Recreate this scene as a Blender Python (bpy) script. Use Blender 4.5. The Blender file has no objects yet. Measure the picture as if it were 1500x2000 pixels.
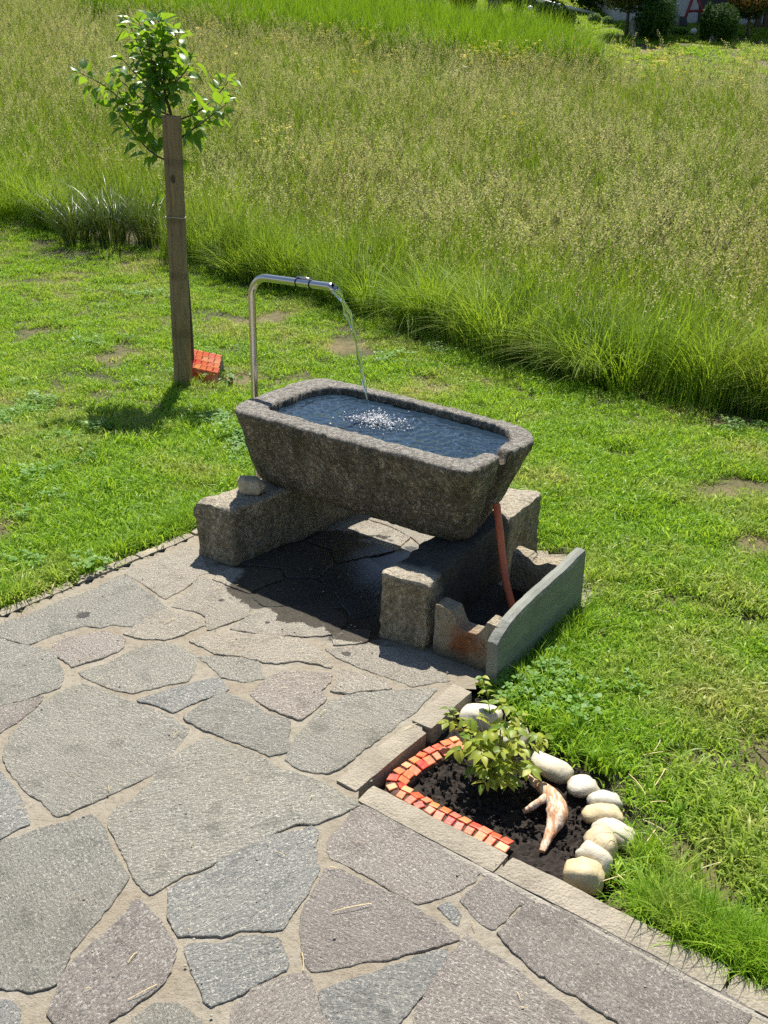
import bpy, bmesh, math, random
import numpy as np
from mathutils import Vector, Matrix, noise, Euler, Quaternion
random.seed(7); rng = np.random.default_rng(7)
R = math.radians
sc = bpy.context.scene
# ------------------------------------------------------------------ camera
CAM_H = 1.6; PITCH = R(22.4); ROLL = R(1.3); FOC = 1806.0        # focal length in photo pixels (2000 px tall)
fw = Vector((0, math.cos(PITCH), -math.sin(PITCH))); rt0 = Vector((1, 0, 0)); up0 = rt0.cross(fw)
rt = rt0 * math.cos(ROLL) + up0 * math.sin(ROLL); up = up0 * math.cos(ROLL) - rt0 * math.sin(ROLL)
cd = bpy.data.cameras.new('camera'); cam = bpy.data.objects.new('camera', cd); sc.collection.objects.link(cam)
cam.matrix_world = Matrix(((rt.x, up.x, -fw.x, 0), (rt.y, up.y, -fw.y, 0), (rt.z, up.z, -fw.z, CAM_H), (0, 0, 0, 1)))
cd.sensor_fit = 'VERTICAL'; cd.sensor_height = 24.0; cd.lens = 24.0 * FOC / 2000.0; cd.clip_start = .05; cd.clip_end = 1000
sc.camera = cam
# ------------------------------------------------------------------ sky and sun
SUN_EL = R(61); SUN_AZ = R(2.0)          # azimuth from +Y towards +X
w = bpy.data.worlds.new('World'); sc.world = w; w.use_nodes = True
nt = w.node_tree; bg = nt.nodes['Background']; sk = nt.nodes.new('ShaderNodeTexSky')
sk.sky_type = 'NISHITA'; sk.sun_disc = False; sk.sun_elevation = SUN_EL; sk.sun_rotation = SUN_AZ
sk.altitude = 500; sk.air_density = 1.0; sk.dust_density = .6; sk.ozone_density = 1.5
nt.links.new(sk.outputs[0], bg.inputs[0]); bg.inputs[1].default_value = 0.07
sd = Vector((math.sin(SUN_AZ) * math.cos(SUN_EL), math.cos(SUN_AZ) * math.cos(SUN_EL), math.sin(SUN_EL)))
sl = bpy.data.lights.new('sun', 'SUN'); sl.energy = 5.0; sl.angle = R(.53); sl.color = (1, .94, .85)
so = bpy.data.objects.new('sun', sl); sc.collection.objects.link(so); so.rotation_euler = sd.to_track_quat('Z', 'Y').to_euler()
so.location = sd * 30
vs = sc.view_settings; vs.view_transform = 'Standard'; vs.look = 'None'; vs.gamma = 1; vs.exposure = 0.76; vs.use_curve_mapping = False
sc.cycles.use_denoising = False; sc.cycles.max_bounces = 6; sc.cycles.transparent_max_bounces = 8; sc.cycles.adaptive_threshold = .02; sc.cycles.sample_clamp_indirect = 8; sc.cycles.sample_clamp_direct = 30
sc.cycles.diffuse_bounces = 3; sc.cycles.glossy_bounces = 3; sc.cycles.transmission_bounces = 6
sc.cycles.caustics_reflective = False; sc.cycles.caustics_refractive = False
try: sc.cycles.denoiser = 'OPENIMAGEDENOISE'; sc.cycles.denoising_input_passes = 'RGB_ALBEDO_NORMAL'; sc.cycles.denoising_prefilter = 'FAST'
except Exception: pass

# ------------------------------------------------------------------ surveying helpers: photo measurements -> metres on the ground
def ray(x, y): return fw + rt * ((x - 750) / FOC) - up * ((y - 1000) / FOC)
def G(x, y, z=0.0):
    d = ray(x, y); t = (z - CAM_H) / d.z; return Vector((0, 0, CAM_H)) + d * t
S0, S1, SL = 5.5, 13.5, .22
def ramp(y):
    if y < S0: return 0.
    if y < S1: return .5 * SL * (y - S0) ** 2 / (S1 - S0)
    if y < 60: return .5 * SL * (S1 - S0) + SL * (y - S1)
    return .5 * SL * (S1 - S0) + SL * (60 - S1) + .12 * (y - 60)
def terr(x, y):
    return ramp(y) + .02 * noise.noise(Vector((x * .5, y * .5, 1.7))) * min(1, max(0, (y - 3) / 3)) + (.10 * noise.noise(Vector((x * .13, y * .13, 4.2))) if y > 9 else 0)
def T(x, y, dz=0.):
    """point of the hillside seen at a photo position"""
    d = ray(x, y); t = 1.5
    while t < 150:
        if CAM_H + d.z * t < ramp(d.y * t) + dz: break
        t += .05
    return Vector((d.x * t, d.y * t, terr(d.x * t, d.y * t)))
def inpoly(x, y, P):
    c = False; n = len(P); j = n - 1
    for i in range(n):
        xi, yi = P[i][0], P[i][1]; xj, yj = P[j][0], P[j][1]
        if (yi > y) != (yj > y) and x < (xj - xi) * (y - yi) / (yj - yi) + xi: c = not c
        j = i
    return c
def npin(X, Y, P):
    c = np.zeros(X.shape, bool); n = len(P); j = n - 1
    for i in range(n):
        xi, yi = P[i][0], P[i][1]; xj, yj = P[j][0], P[j][1]
        if yi != yj: c ^= ((yi > Y) != (yj > Y)) & (X < (xj - xi) * (Y - yi) / (yj - yi) + xi)
        j = i
    return c

# ------------------------------------------------------------------ material helpers
class NT:
    def __init__(s, name):
        s.m = bpy.data.materials.new(name); s.m.use_nodes = True; s.t = s.m.node_tree; s.N = s.t.nodes
        s.b = s.N['Principled BSDF']; s.out = s.N['Material Output']
    def n(s, typ, **kw):
        x = s.N.new(typ)
        for k, v in kw.items():
            if k.startswith('i_'): x.inputs[k[2:]].default_value = v
            else: setattr(x, k, v)
        return x
    def l(s, a, b): s.t.links.new(a, b)
    def pos(s): return s.n('ShaderNodeNewGeometry').outputs['Position']
    def obj(s): return s.n('ShaderNodeTexCoord').outputs['Object']
    def rnd(s): return s.n('ShaderNodeObjectInfo').outputs['Random']
    def isl(s): return s.n('ShaderNodeNewGeometry').outputs['Random Per Island']
    def noise(s, vec, scale, detail=4, rough=.55, dist=0.):
        x = s.n('ShaderNodeTexNoise'); x.inputs['Scale'].default_value = scale; x.inputs['Detail'].default_value = detail
        x.inputs['Roughness'].default_value = rough; x.inputs['Distortion'].default_value = dist
        if vec is not None: s.l(vec, x.inputs['Vector'])
        return x.outputs[0]
    def voro(s, vec, scale, feat='F1'):
        x = s.n('ShaderNodeTexVoronoi', feature=feat); x.inputs['Scale'].default_value = scale; s.l(vec, x.inputs['Vector']); return x.outputs['Distance']
    def map(s, vec, scale=(1, 1, 1), rot=(0, 0, 0), loc=(0, 0, 0)):
        x = s.n('ShaderNodeMapping'); x.inputs['Scale'].default_value = scale; x.inputs['Rotation'].default_value = rot; x.inputs['Location'].default_value = loc
        s.l(vec, x.inputs['Vector']); return x.outputs[0]
    def ramp(s, fac, stops, interp='LINEAR'):
        x = s.n('ShaderNodeValToRGB'); cr = x.color_ramp; cr.interpolation = interp
        while len(cr.elements) < len(stops): cr.elements.new(.5)
        for e, (p, c) in zip(cr.elements, stops):
            e.position = p; e.color = (c, c, c, 1) if not hasattr(c, '__len__') else (*c, 1)
        s.l(fac, x.inputs[0]); return x.outputs[0]
    def mix(s, fac, a, b, mode='MIX'):
        x = s.n('ShaderNodeMix', data_type='RGBA', blend_type=mode)
        for sock, v in ((x.inputs[0], fac), (x.inputs[6], a), (x.inputs[7], b)):
            if isinstance(v, bpy.types.NodeSocket): s.l(v, sock)
            elif hasattr(v, '__len__'): sock.default_value = (*v, 1)
            else: sock.default_value = v
        return x.outputs[2]
    def math(s, op, a, b=None, clamp=False):
        x = s.n('ShaderNodeMath', operation=op, use_clamp=clamp)
        for i, v in enumerate((a, b)):
            if v is None: continue
            if isinstance(v, bpy.types.NodeSocket): s.l(v, x.inputs[i])
            else: x.inputs[i].default_value = v
        return x.outputs[0]
    def bump(s, h, dist=.01, strength=1., prev=None):
        x = s.n('ShaderNodeBump'); x.inputs['Distance'].default_value = dist; x.inputs['Strength'].default_value = strength
        s.l(h, x.inputs['Height'])
        if prev is not None: s.l(prev, x.inputs['Normal'])
        return x.outputs[0]
    def set(s, col=None, rough=None, normal=None, **kw):
        for k, v in (('Base Color', col), ('Roughness', rough), ('Normal', normal)):
            if v is None: continue
            if isinstance(v, bpy.types.NodeSocket): s.l(v, s.b.inputs[k])
            elif hasattr(v, '__len__'): s.b.inputs[k].default_value = (*v, 1)
            else: s.b.inputs[k].default_value = v
        for k, v in kw.items(): s.b.inputs[k.replace('_', ' ')].default_value = v
        return s.m
def hx(r, g, b):   # sRGB 0-255 -> linear
    f = lambda c: (c / 255 / 12.92) if c / 255 <= .04045 else ((c / 255 + .055) / 1.055) ** 2.4
    return (f(r), f(g), f(b))

WET = [(-.47, 3.16), (-.58, 3.33), (-.30, 3.62), (-.12, 3.62), (.06, 3.50), (.24, 3.30), (.10, 2.85), (-.01, 2.72), (-.10, 2.83), (-.20, 2.98), (-.33, 3.02)]
def wet_mask(k, pos):
    """damp patch where the trough drips: round blob with a ragged rim, in ground coordinates"""
    v = k.map(pos, loc=(0, 0, 0)); 
    m = k.n('ShaderNodeMapping', vector_type='POINT'); k.l(pos, m.inputs['Vector']); m.inputs['Location'].default_value = (.165, -3.20, 0)
    m2 = k.map(m.outputs[0], rot=(0, 0, R(50)), scale=(1, 1, 0))
    m3 = k.map(m2, scale=(1.55, 1.95, 0))
    ln = k.n('ShaderNodeVectorMath', operation='LENGTH'); k.l(m3, ln.inputs[0])
    nz = k.noise(pos, 7, 5, .6)
    d = k.math('ADD', ln.outputs['Value'], k.math('MULTIPLY', k.math('SUBTRACT', nz, .5), .9))
    return k.ramp(d, [(.72, 1.), (.86, 0.)])

STAINS = [(*G(162, 1201)[:2], .034), (*G(676, 1276)[:2], .020), (*G(432, 1172)[:2], .016)]
def stone_mat(name, c1, c2, c3, wet=True):
    k = NT(name); p = k.pos(); o = k.rnd()
    off = k.n('ShaderNodeCombineXYZ'); k.l(k.math('MULTIPLY', o, 37.), off.inputs[0]); k.l(k.math('MULTIPLY', o, 17.), off.inputs[1])
    va = k.n('ShaderNodeVectorMath', operation='ADD'); k.l(p, va.inputs[0]); k.l(off.outputs[0], va.inputs[1])
    rr = k.n('ShaderNodeVectorRotate', rotation_type='Z_AXIS'); k.l(va.outputs[0], rr.inputs['Vector']); k.l(k.math('MULTIPLY', o, 6.28), rr.inputs['Angle'])
    v = rr.outputs[0]
    st = k.map(v, scale=(1, 2.0, 1))
    big = k.noise(v, 5, 5, .6); mid = k.noise(st, 22, 6, .65); fine = k.noise(st, 75, 6, .8); sp = k.noise(v, 150, 3, .7)
    layers = k.noise(k.map(v, scale=(1.2, 6, 1)), 9, 7, .62, .6)
    col = k.mix(k.ramp(big, [(.35, 0.), (.65, 1.)]), c1, c2)
    col = k.mix(k.math('MULTIPLY', k.ramp(mid, [(.45, 0.), (.75, 1.)]), .55), col, c3)
    col = k.mix(k.ramp(fine, [(.37, .85), (.47, 0.)]), col, (c1[0] * .38, c1[1] * .44, c1[2] * .42))
    col = k.mix(k.ramp(sp, [(.53, 0.), (.62, .9)]), col, (.80, .76, .67))
    col = k.mix(k.ramp(k.noise(v, 2.7, 3, .5), [(.3, .25), (.6, 0.)]), col, (c2[0] * .7, c2[1] * .66, c2[2] * .58))
    col = k.mix(.5, col, k.mix(o, (1.15, 1.14, 1.12), (1.7, 1.66, 1.56)), 'MULTIPLY')
    blot = k.noise(v, 11, 5, .6); col = k.mix(k.ramp(blot, [(.52, 0.), (.68, .45)]), col, (.56, .53, .45)); col = k.mix(k.ramp(blot, [(.32, .45), (.46, 0.)]), col, (c3[0] * .62, c3[1] * .6, c3[2] * .56))
    rough = .82
    h = k.math('ADD', k.math('ADD', k.math('MULTIPLY', mid, .45), k.math('MULTIPLY', fine, .7)), k.math('MULTIPLY', layers, .22))
    nrm = k.bump(h, .042, 1.0)
    for sx_, sy_, sr_ in STAINS:
        ds = k.n('ShaderNodeVectorMath', operation='DISTANCE'); k.l(p, ds.inputs[0]); ds.inputs[1].default_value = (sx_, sy_, 0)
        dm = k.math('ADD', k.math('DIVIDE', ds.outputs['Value'], sr_), k.math('MULTIPLY', k.math('SUBTRACT', k.noise(p, 45, 5, .6), .5), 1.6))
        col = k.mix(k.ramp(dm, [(.6, .78), (.85, 0.)]), col, (.07, .06, .065))
    if wet:
        wm = wet_mask(k, p); k.l(k.math('SUBTRACT', 1., k.math('MULTIPLY', wm, .93)), nrm.node.inputs['Strength'])
        col = k.mix(wm, col, k.mix(.88, col, (.003, .003, .003)))
        rough = k.mix(wm, (.85,) * 3, (.10,) * 3)
    return k.set(col, rough, nrm, IOR=1.45)

def grass_mat(name, ca, cb, dry, trans=.45, dryscale=1.3, dryamt=(.55, .75), rough=.5, wn=None):
    k = NT(name); p = k.pos(); o = k.rnd(); i = k.isl()
    col = k.mix(i, ca, cb)
    col = k.mix(k.math('MULTIPLY', k.ramp(k.noise(p, dryscale, 5, .62), [(dryamt[0], 0.), (dryamt[1], 1.)]), k.math('ADD', k.math('MULTIPLY', i, .6), .4)), col, dry)
    col = k.mix(k.math('MULTIPLY', o, .35), col, (ca[0] * .5, ca[1] * .62, ca[2] * .6))
    k.set(col, rough, IOR=1.4); k.b.inputs['Specular IOR Level'].default_value = .35
    tr = k.n('ShaderNodeBsdfTranslucent'); tc = k.mix(.45, col, (.42, .55, .02), 'MIX'); k.l(tc, tr.inputs['Color'])
    mx = k.n('ShaderNodeMixShader'); mx.inputs[0].default_value = trans
    k.l(k.b.outputs[0], mx.inputs[1]); k.l(tr.outputs[0], mx.inputs[2]); k.l(mx.outputs[0], k.out.inputs[0])
    return k.m
def leaf_mat(name, ca, cb, tc, trans=.35, rough=.38, per='obj', spec=.5):
    k = NT(name); i = k.rnd() if per == 'obj' else k.isl()
    col = k.mix(i, ca, cb); nz = k.noise(k.pos(), 60, 3); col = k.mix(k.math('MULTIPLY', nz, .3), col, (ca[0] * .6, ca[1] * .7, ca[2] * .6))
    k.set(col, rough); k.b.inputs['Specular IOR Level'].default_value = spec
    tr = k.n('ShaderNodeBsdfTranslucent'); k.l(k.mix(.6, col, tc), tr.inputs['Color'])
    mx = k.n('ShaderNodeMixShader'); mx.inputs[0].default_value = trans
    k.l(k.b.outputs[0], mx.inputs[1]); k.l(tr.outputs[0], mx.inputs[2]); k.l(mx.outputs[0], k.out.inputs[0]); return k.m
def plain(name, c, rough=.6, var=.25, scale=25, bumpd=0., metal=0., **kw):
    k = NT(name); v = k.obj(); n = k.noise(v, scale, 5, .6)
    col = k.mix(k.ramp(n, [(.3, 0.), (.7, 1.)]), tuple(x * (1 - var) for x in c), tuple(min(1, x * (1 + var)) for x in c))
    nb = k.bump(k.noise(v, scale * 2.5, 6, .65), bumpd) if bumpd else None
    k.set(col, rough, nb, Metallic=metal, **kw); return k.m

M = {}
M['flag_grey'] = stone_mat('flagstone_grey', (.41, .40, .345), (.46, .44, .37), (.33, .33, .29))
M['flag_blue'] = stone_mat('flagstone_blue', (.35, .36, .345), (.41, .41, .38), (.28, .29, .29))
M['flag_pink'] = stone_mat('flagstone_pink', (.42, .37, .33), (.46, .41, .36), (.34, .29, .26))
M['flag_beige'] = stone_mat('flagstone_beige', (.50, .45, .365), (.54, .49, .40), (.40, .365, .305))
def mortar():
    k = NT('mortar'); p = k.pos()
    a = k.noise(p, 6, 5, .6); b = k.noise(p, 55, 6, .7); c = k.noise(p, 210, 3, .7)
    col = k.mix(k.ramp(a, [(.35, 0.), (.65, 1.)]), (.28, .24, .175), (.34, .31, .245))
    col = k.mix(k.ramp(b, [(.3, .6), (.5, 0.)]), col, (.15, .12, .085))
    col = k.mix(k.ramp(k.noise(p, 3.1, 4, .6), [(.6, 0.), (.72, .35)]), col, (.14, .17, .07))
    col = k.mix(k.ramp(c, [(.62, 0.), (.7, .5)]), col, (.5, .46, .4))
    wm = wet_mask(k, p); col = k.mix(wm, col, k.mix(.86, col, (.006, .005, .004))); nb = k.bump(k.math('ADD', k.math('MULTIPLY', b, .7), k.math('MULTIPLY', c, .35)), .012); k.l(k.math('SUBTRACT', 1., k.math('MULTIPLY', wm, .95)), nb.node.inputs['Strength'])
    return k.set(col, k.mix(wm, (.9,) * 3, (.28,) * 3), nb)
M['mortar'] = mortar()
def concrete(name, c, moss=.3, dark=.5):
    k = NT(name); p = k.pos(); a = k.noise(p, 8, 5, .6); b = k.noise(p, 90, 5, .7); g = k.voro(p, 140)
    col = k.mix(k.ramp(a, [(.3, 0.), (.7, 1.)]), tuple(x * .75 for x in c), tuple(x * 1.12 for x in c))
    col = k.mix(k.ramp(b, [(.3, dark), (.48, 0.)]), col, tuple(x * .4 for x in c))
    col = k.mix(k.ramp(g, [(.12, .35), (.25, 0.)]), col, (.55, .53, .48))
    col = k.mix(k.ramp(k.noise(p, 4.5, 5, .65), [(.55, 0.), (.7, moss)]), col, (.10, .12, .05))
    return k.set(col, .9, k.bump(k.math('ADD', b, k.math('MULTIPLY', g, .5)), .006))
M['kerb'] = concrete('kerb_concrete', (.34, .30, .23))
M['grout'] = concrete('pale_grout', (.38, .35, .29), .2)
def granite(name, c, lich, moss, dk, bump=.012, mossz=None, pl=(.50, .475, .42), pd=(.17, .158, .138), streak=0.):
    k = NT(name); p = k.pos(); o = k.obj()
    a = k.noise(p, 5, 6, .65); b = k.noise(p, 30, 6, .75); cf = k.noise(p, 62, 5, .8); vo = k.voro(p, 62)
    col = k.mix(k.ramp(a, [(.3, 0.), (.68, 1.)]), tuple(x * .7 for x in c), tuple(x * 1.2 for x in c))
    col = k.mix(k.ramp(b, [(.34, dk), (.52, 0.)]), col, tuple(x * .3 for x in c))
    col = k.mix(k.ramp(cf, [(.53, 0.), (.60, .95)]), col, lich); col = k.mix(k.ramp(cf, [(.38, .85), (.46, 0.)]), col, tuple(x * .25 for x in c))
    col = k.mix(k.ramp(vo, [(.10, .5), (.22, 0.)]), col, tuple(x * 1.7 for x in c))
    mo = k.ramp(k.noise(p, 6.5, 6, .68), [(.50, 0.), (.66, moss)])
    col = k.mix(mo, col, (.075, .085, .022))
    if streak:
        sv_ = k.ramp(k.noise(k.map(p, scale=(1, 1, .10)), 16, 5, .6), [(.42, streak), (.58, 0.)]); col = k.mix(sv_, col, tuple(x * .22 for x in c))
    if mossz is not None:      # the worn dry upper surface is pale, free of algae
        sx = k.n('ShaderNodeSeparateXYZ'); k.l(p, sx.inputs[0])
        zz = k.math('ADD', sx.outputs[2], k.math('MULTIPLY', k.math('SUBTRACT', b, .5), .02))
        pale = k.mix(k.ramp(cf, [(.40, 0.), (.60, 1.)]), pd, pl)
        col = k.mix(k.math('MULTIPLY', k.ramp(k.math('MULTIPLY', zz, 1.), [(mossz - .006, 0.), (mossz + .002, 1.)]), .85), col, pale)
    h = k.math('ADD', k.math('ADD', k.math('MULTIPLY', b, .8), k.math('MULTIPLY', cf, .45)), k.math('MULTIPLY', a, .5))
    return k.set(col, .88, k.bump(h, bump))
M['trough'] = granite('trough_granite', (.31, .245, .16), (.70, .62, .48), .6, .6, .05, .575, (.58, .55, .48), (.20, .185, .16), .42)
M['block'] = granite('block_granite', (.40, .325, .21), (.64, .56, .42), .4, .55, .030, .226, (.66, .59, .45), (.34, .30, .23), .3)
def drain():
    k = NT('rusty_concrete'); p = k.pos(); a = k.noise(p, 9, 5, .6); b = k.noise(p, 75, 5, .7); vo = k.voro(p, 95)
    col = k.mix(k.ramp(a, [(.3, 0.), (.7, 1.)]), (.29, .24, .15), (.42, .36, .25))
    col = k.mix(k.ramp(vo, [(.15, .6), (.3, 0.)]), col, (.36, .33, .26))
    col = k.mix(k.ramp(b, [(.3, .7), (.5, 0.)]), col, (.05, .04, .025))
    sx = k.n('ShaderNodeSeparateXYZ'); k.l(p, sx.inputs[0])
    m = k.n('ShaderNodeVectorMath', operation='DISTANCE'); k.l(p, m.inputs[0]); m.inputs[1].default_value = (.265, 2.60, .075)
    d = k.math('ADD', m.outputs['Value'], k.math('MULTIPLY', k.math('SUBTRACT', k.noise(p, 22, 5, .65), .5), .12))
    col = k.mix(k.ramp(d, [(.02, .95), (.085, 0.)]), col, (.22, .065, .012))
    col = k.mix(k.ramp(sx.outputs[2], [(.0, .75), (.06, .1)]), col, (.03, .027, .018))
    return k.set(col, .85, k.bump(k.math('ADD', b, vo), .007))
M['drain'] = drain()
def slate():
    k = NT('green_slate'); o = k.obj(); a = k.noise(k.map(o, scale=(1, 1, 5)), 7, 6, .6); b = k.noise(o, 60, 5, .6)
    col = k.mix(k.ramp(a, [(.3, 0.), (.7, 1.)]), (.135, .148, .125), (.215, .225, .19))
    col = k.mix(k.ramp(k.noise(o, 11, 5, .6), [(.55, 0.), (.72, .5)]), col, (.12, .12, .07))
    return k.set(col, .6, k.bump(k.math('ADD', a, k.math('MULTIPLY', b, .3)), .006))
M['slate'] = slate()
def wood():
    k = NT('stake_wood'); o = k.obj(); st = k.map(o, scale=(1, 1, .16))
    g = k.noise(st, 42, 6, .65); b = k.noise(o, 5, 4, .5); cr = k.noise(k.map(o, scale=(1, 1, .03), loc=(3, 1, 0)), 26, 3, .5)
    col = k.mix(k.ramp(g, [(.3, 0.), (.7, 1.)]), (.20, .125, .06), (.37, .25, .14))
    col = k.mix(k.ramp(b, [(.4, 0.), (.7, .5)]), col, (.20, .145, .085))
    vk = k.voro(k.map(o, scale=(1, 1, .55)), 9); col = k.mix(k.ramp(vk, [(.10, .9), (.17, 0.)]), col, (.045, .028, .015))
    rg = k.n('ShaderNodeTexWave', wave_type='BANDS', bands_direction='Z'); rg.inputs['Scale'].default_value = .9; rg.inputs['Distortion'].default_value = 1.5; k.l(o, rg.inputs['Vector'])
    col = k.mix(k.math('MULTIPLY', k.ramp(rg.outputs[1], [(.0, 1.), (.10, 0.)]), .35), col, (.06, .04, .022))
    return k.set(col, .75, k.bump(k.math('SUBTRACT', g, k.math('MULTIPLY', k.ramp(cr, [(.38, 1.), (.44, 0.)]), .9)), .004))
M['wood'] = wood()
M['bark'] = plain('bark', (.10, .075, .055), .8, .4, 60, .004)
M['twig'] = plain('green_twig', (.13, .11, .05), .6, .3, 60)
M['steel'] = NT('brushed_steel').set((.62, .60, .56), .22, None, Metallic=1.)
M['dark_inside'] = plain('pipe_inside', (.02, .02, .02), .5)
M['tie'] = plain('black_plastic', (.012, .012, .013), .4)
M['string'] = plain('string', (.45, .40, .30), .9)
def pvc():
    k = NT('orange_hose'); o = k.obj(); n = k.noise(o, 30, 4); col = k.mix(k.ramp(n, [(.4, 0.), (.75, .7)]), (.60, .14, .05), (.42, .10, .05)); return k.set(col, .42)
M['hose'] = pvc()
def water():
    k = NT('water'); k.set((.80, .90, .96), .0, None, IOR=1.333, Transmission_Weight=1.); return k.m
M['water'] = water()
M['pool'] = NT('aerated_water').set((.14, .28, .45), .01, None, IOR=1.42, Transmission_Weight=.89)
def bubbles():
    k = NT('water_drop'); k.set((1, 1, 1), .02, None, IOR=1.333, Transmission_Weight=.25); return k.m
M['drops'] = bubbles()
M['puddle'] = NT('puddle_water').set((.006, .006, .005), .03, None, IOR=1.36)
def pebble():
    k = NT('river_stone'); o = k.obj(); r = k.rnd(); a = k.noise(o, 14, 5, .6); b = k.noise(o, 60, 5, .65)
    base = k.mix(k.ramp(r, [(.25, 0.), (.8, 1.)]), (.60, .575, .48), (.62, .50, .28))
    col = k.mix(k.ramp(a, [(.4, 0.), (.7, .6)]), base, (.30, .27, .20)); col = k.mix(k.ramp(b, [(.28, .55), (.42, 0.)]), col, (.16, .14, .10))
    col = k.mix(k.ramp(k.noise(o, 22, 4, .6), [(.62, 0.), (.72, .5)]), col, (.42, .22, .09))
    return k.set(col, .6, k.bump(b, .003))
M['pebble'] = pebble()
def soil():
    k = NT('soil'); p = k.pos(); a = k.noise(p, 45, 6, .7); b = k.noise(p, 220, 4, .7)
    col = k.mix(k.ramp(a, [(.35, 0.), (.7, 1.)]), (.010, .0075, .006), (.052, .037, .026))
    col = k.mix(k.ramp(b, [(.68, 0.), (.76, .8)]), col, (.22, .17, .12))
    return k.set(col, .95, k.bump(k.math('ADD', a, k.math('MULTIPLY', b, .4)), .012))
M['soil'] = soil()
def drift():
    k = NT('driftwood'); o = k.pos(); a = k.noise(k.map(o, scale=(2.4, .7, 1), rot=(0, 0, .2)), 22, 5, .65, .8); b = k.noise(o, 120, 4, .6)
    col = k.mix(k.ramp(a, [(.42, 0.), (.54, 1.)]), (.72, .58, .44), (.46, .23, .11)); col = k.mix(k.ramp(a, [(.2, .8), (.4, 0.)]), col, (.74, .62, .50))
    return k.set(col, .65, k.bump(k.math('ADD', a, k.math('MULTIPLY', b, .4)), .004))
M['drift'] = drift()
def tile():
    k = NT('red_glazed_tile'); r = k.rnd(); o = k.obj(); n = k.noise(o, 45, 4, .6)
    col = k.ramp(r, [(0., (.55, .025, .02)), (.2, (.74, .18, .06)), (.4, (.66, .05, .04)), (.55, (.80, .36, .17)), (.7, (.70, .13, .09)), (.85, (.78, .28, .09)), (1., (.38, .035, .025))])
    col = k.mix(k.ramp(n, [(.45, 0.), (.75, .3)]), col, (.78, .33, .14))
    k.b.inputs['Specular IOR Level'].default_value = .25; return k.set(col, .45, k.bump(n, .002))
M['tile'] = tile()
M['tile_bed'] = plain('tile_grout', (.10, .05, .035), .9, .3, 60)
M['ground'] = None
def ground():
    k = NT('lawn_ground'); p = k.pos(); a = k.noise(p, 1.3, 5, .62); b = k.noise(p, 40, 6, .7); c = k.noise(p, 9, 5, .6)
    col = k.mix(k.ramp(a, [(.42, 0.), (.66, 1.)]), (.065, .085, .022), (.27, .21, .10))
    col = k.mix(k.ramp(c, [(.35, 0.), (.7, .6)]), col, (.10, .085, .04))
    col = k.mix(k.ramp(b, [(.3, .7), (.52, 0.)]), col, (.022, .022, .01))
    return k.set(col, .95, k.bump(b, .02))
M['ground'] = ground()
M['lawn'] = grass_mat('lawn_grass', (.13, .32, .012), (.50, .70, .08), (.70, .58, .26), .5, 1.3, (.49, .68), .4)
M['clover'] = leaf_mat('clover_leaf', (.10, .24, .035), (.20, .36, .07), (.36, .55, .03), .35, .5, 'isl', .3)
M['meadow'] = grass_mat('meadow_blade', (.10, .24, .014), (.35, .50, .05), (.56, .53, .15), .45, .9, (.46, .74))
M['lush'] = grass_mat('lush_blade', (.10, .26, .012), (.23, .42, .022), (.22, .36, .03), .36, .35, (.6, .9))
M['stalk'] = grass_mat('meadow_stalk', (.36, .42, .09), (.55, .56, .17), (.60, .48, .2), .25, .5, (.4, .7))
M['seed'] = grass_mat('seed_head', (.60, .54, .24), (.80, .70, .42), (.60, .44, .26), .35, .45, (.4, .65), .8)
M['seed_dark'] = grass_mat('dark_seed_head', (.10, .085, .05), (.17, .14, .08), (.12, .09, .06), .2, .5, (.4, .7), .8)
M['yellow'] = leaf_mat('yellow_petal', (.70, .56, .01), (.80, .66, .02), (.7, .5, .02), .3, .6, 'isl')
M['white_petal'] = leaf_mat('white_petal', (.7, .7, .62), (.8, .8, .75), (.7, .7, .6), .3, .6, 'isl')
M['tussock'] = grass_mat('tussock_blade', (.018, .045, .016), (.07, .11, .045), (.12, .13, .07), .12, .5, (.6, .9), .35)
M['straw'] = plain('straw', (.50, .40, .20), .8, .3, 40)
M['apple'] = leaf_mat('apple_leaf', (.05, .14, .02), (.11, .25, .03), (.48, .74, .03), .42, .36, 'obj', .5)
M['rose'] = leaf_mat('rose_leaf', (.12, .24, .03), (.50, .52, .08), (.60, .66, .04), .42, .45, 'obj', .35)

# ------------------------------------------------------------------ mesh helpers
COL = sc.collection
def mobj(name, verts, faces, mat, parent=None, smooth=False, mats=None, fm=None):
    me = bpy.data.meshes.new(name); me.from_pydata([tuple(v) for v in verts], [], faces); 
    for m_ in (mats or [mat]): me.materials.append(m_)
    if fm is not None: me.polygons.foreach_set('material_index', fm)
    if smooth: me.polygons.foreach_set('use_smooth', [True] * len(me.polygons))
    me.update(); o = bpy.data.objects.new(name, me); COL.objects.link(o)
    if parent is not None: o.parent = parent
    return o
def tag(o, label, cat, group=None, kind=None):
    if label: o['label'] = label
    if cat: o['category'] = cat
    if group: o['group'] = group
    if kind: o['kind'] = kind
    return o
def empty(name, loc, label, cat, group=None):
    o = bpy.data.objects.new(name, None); COL.objects.link(o); o.location = loc; o.empty_display_size = .1
    return tag(o, label, cat, group)
def fbm(p, s, oct=4):
    return noise.fractal(Vector(p) * s, .9, 2.1, oct)
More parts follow.
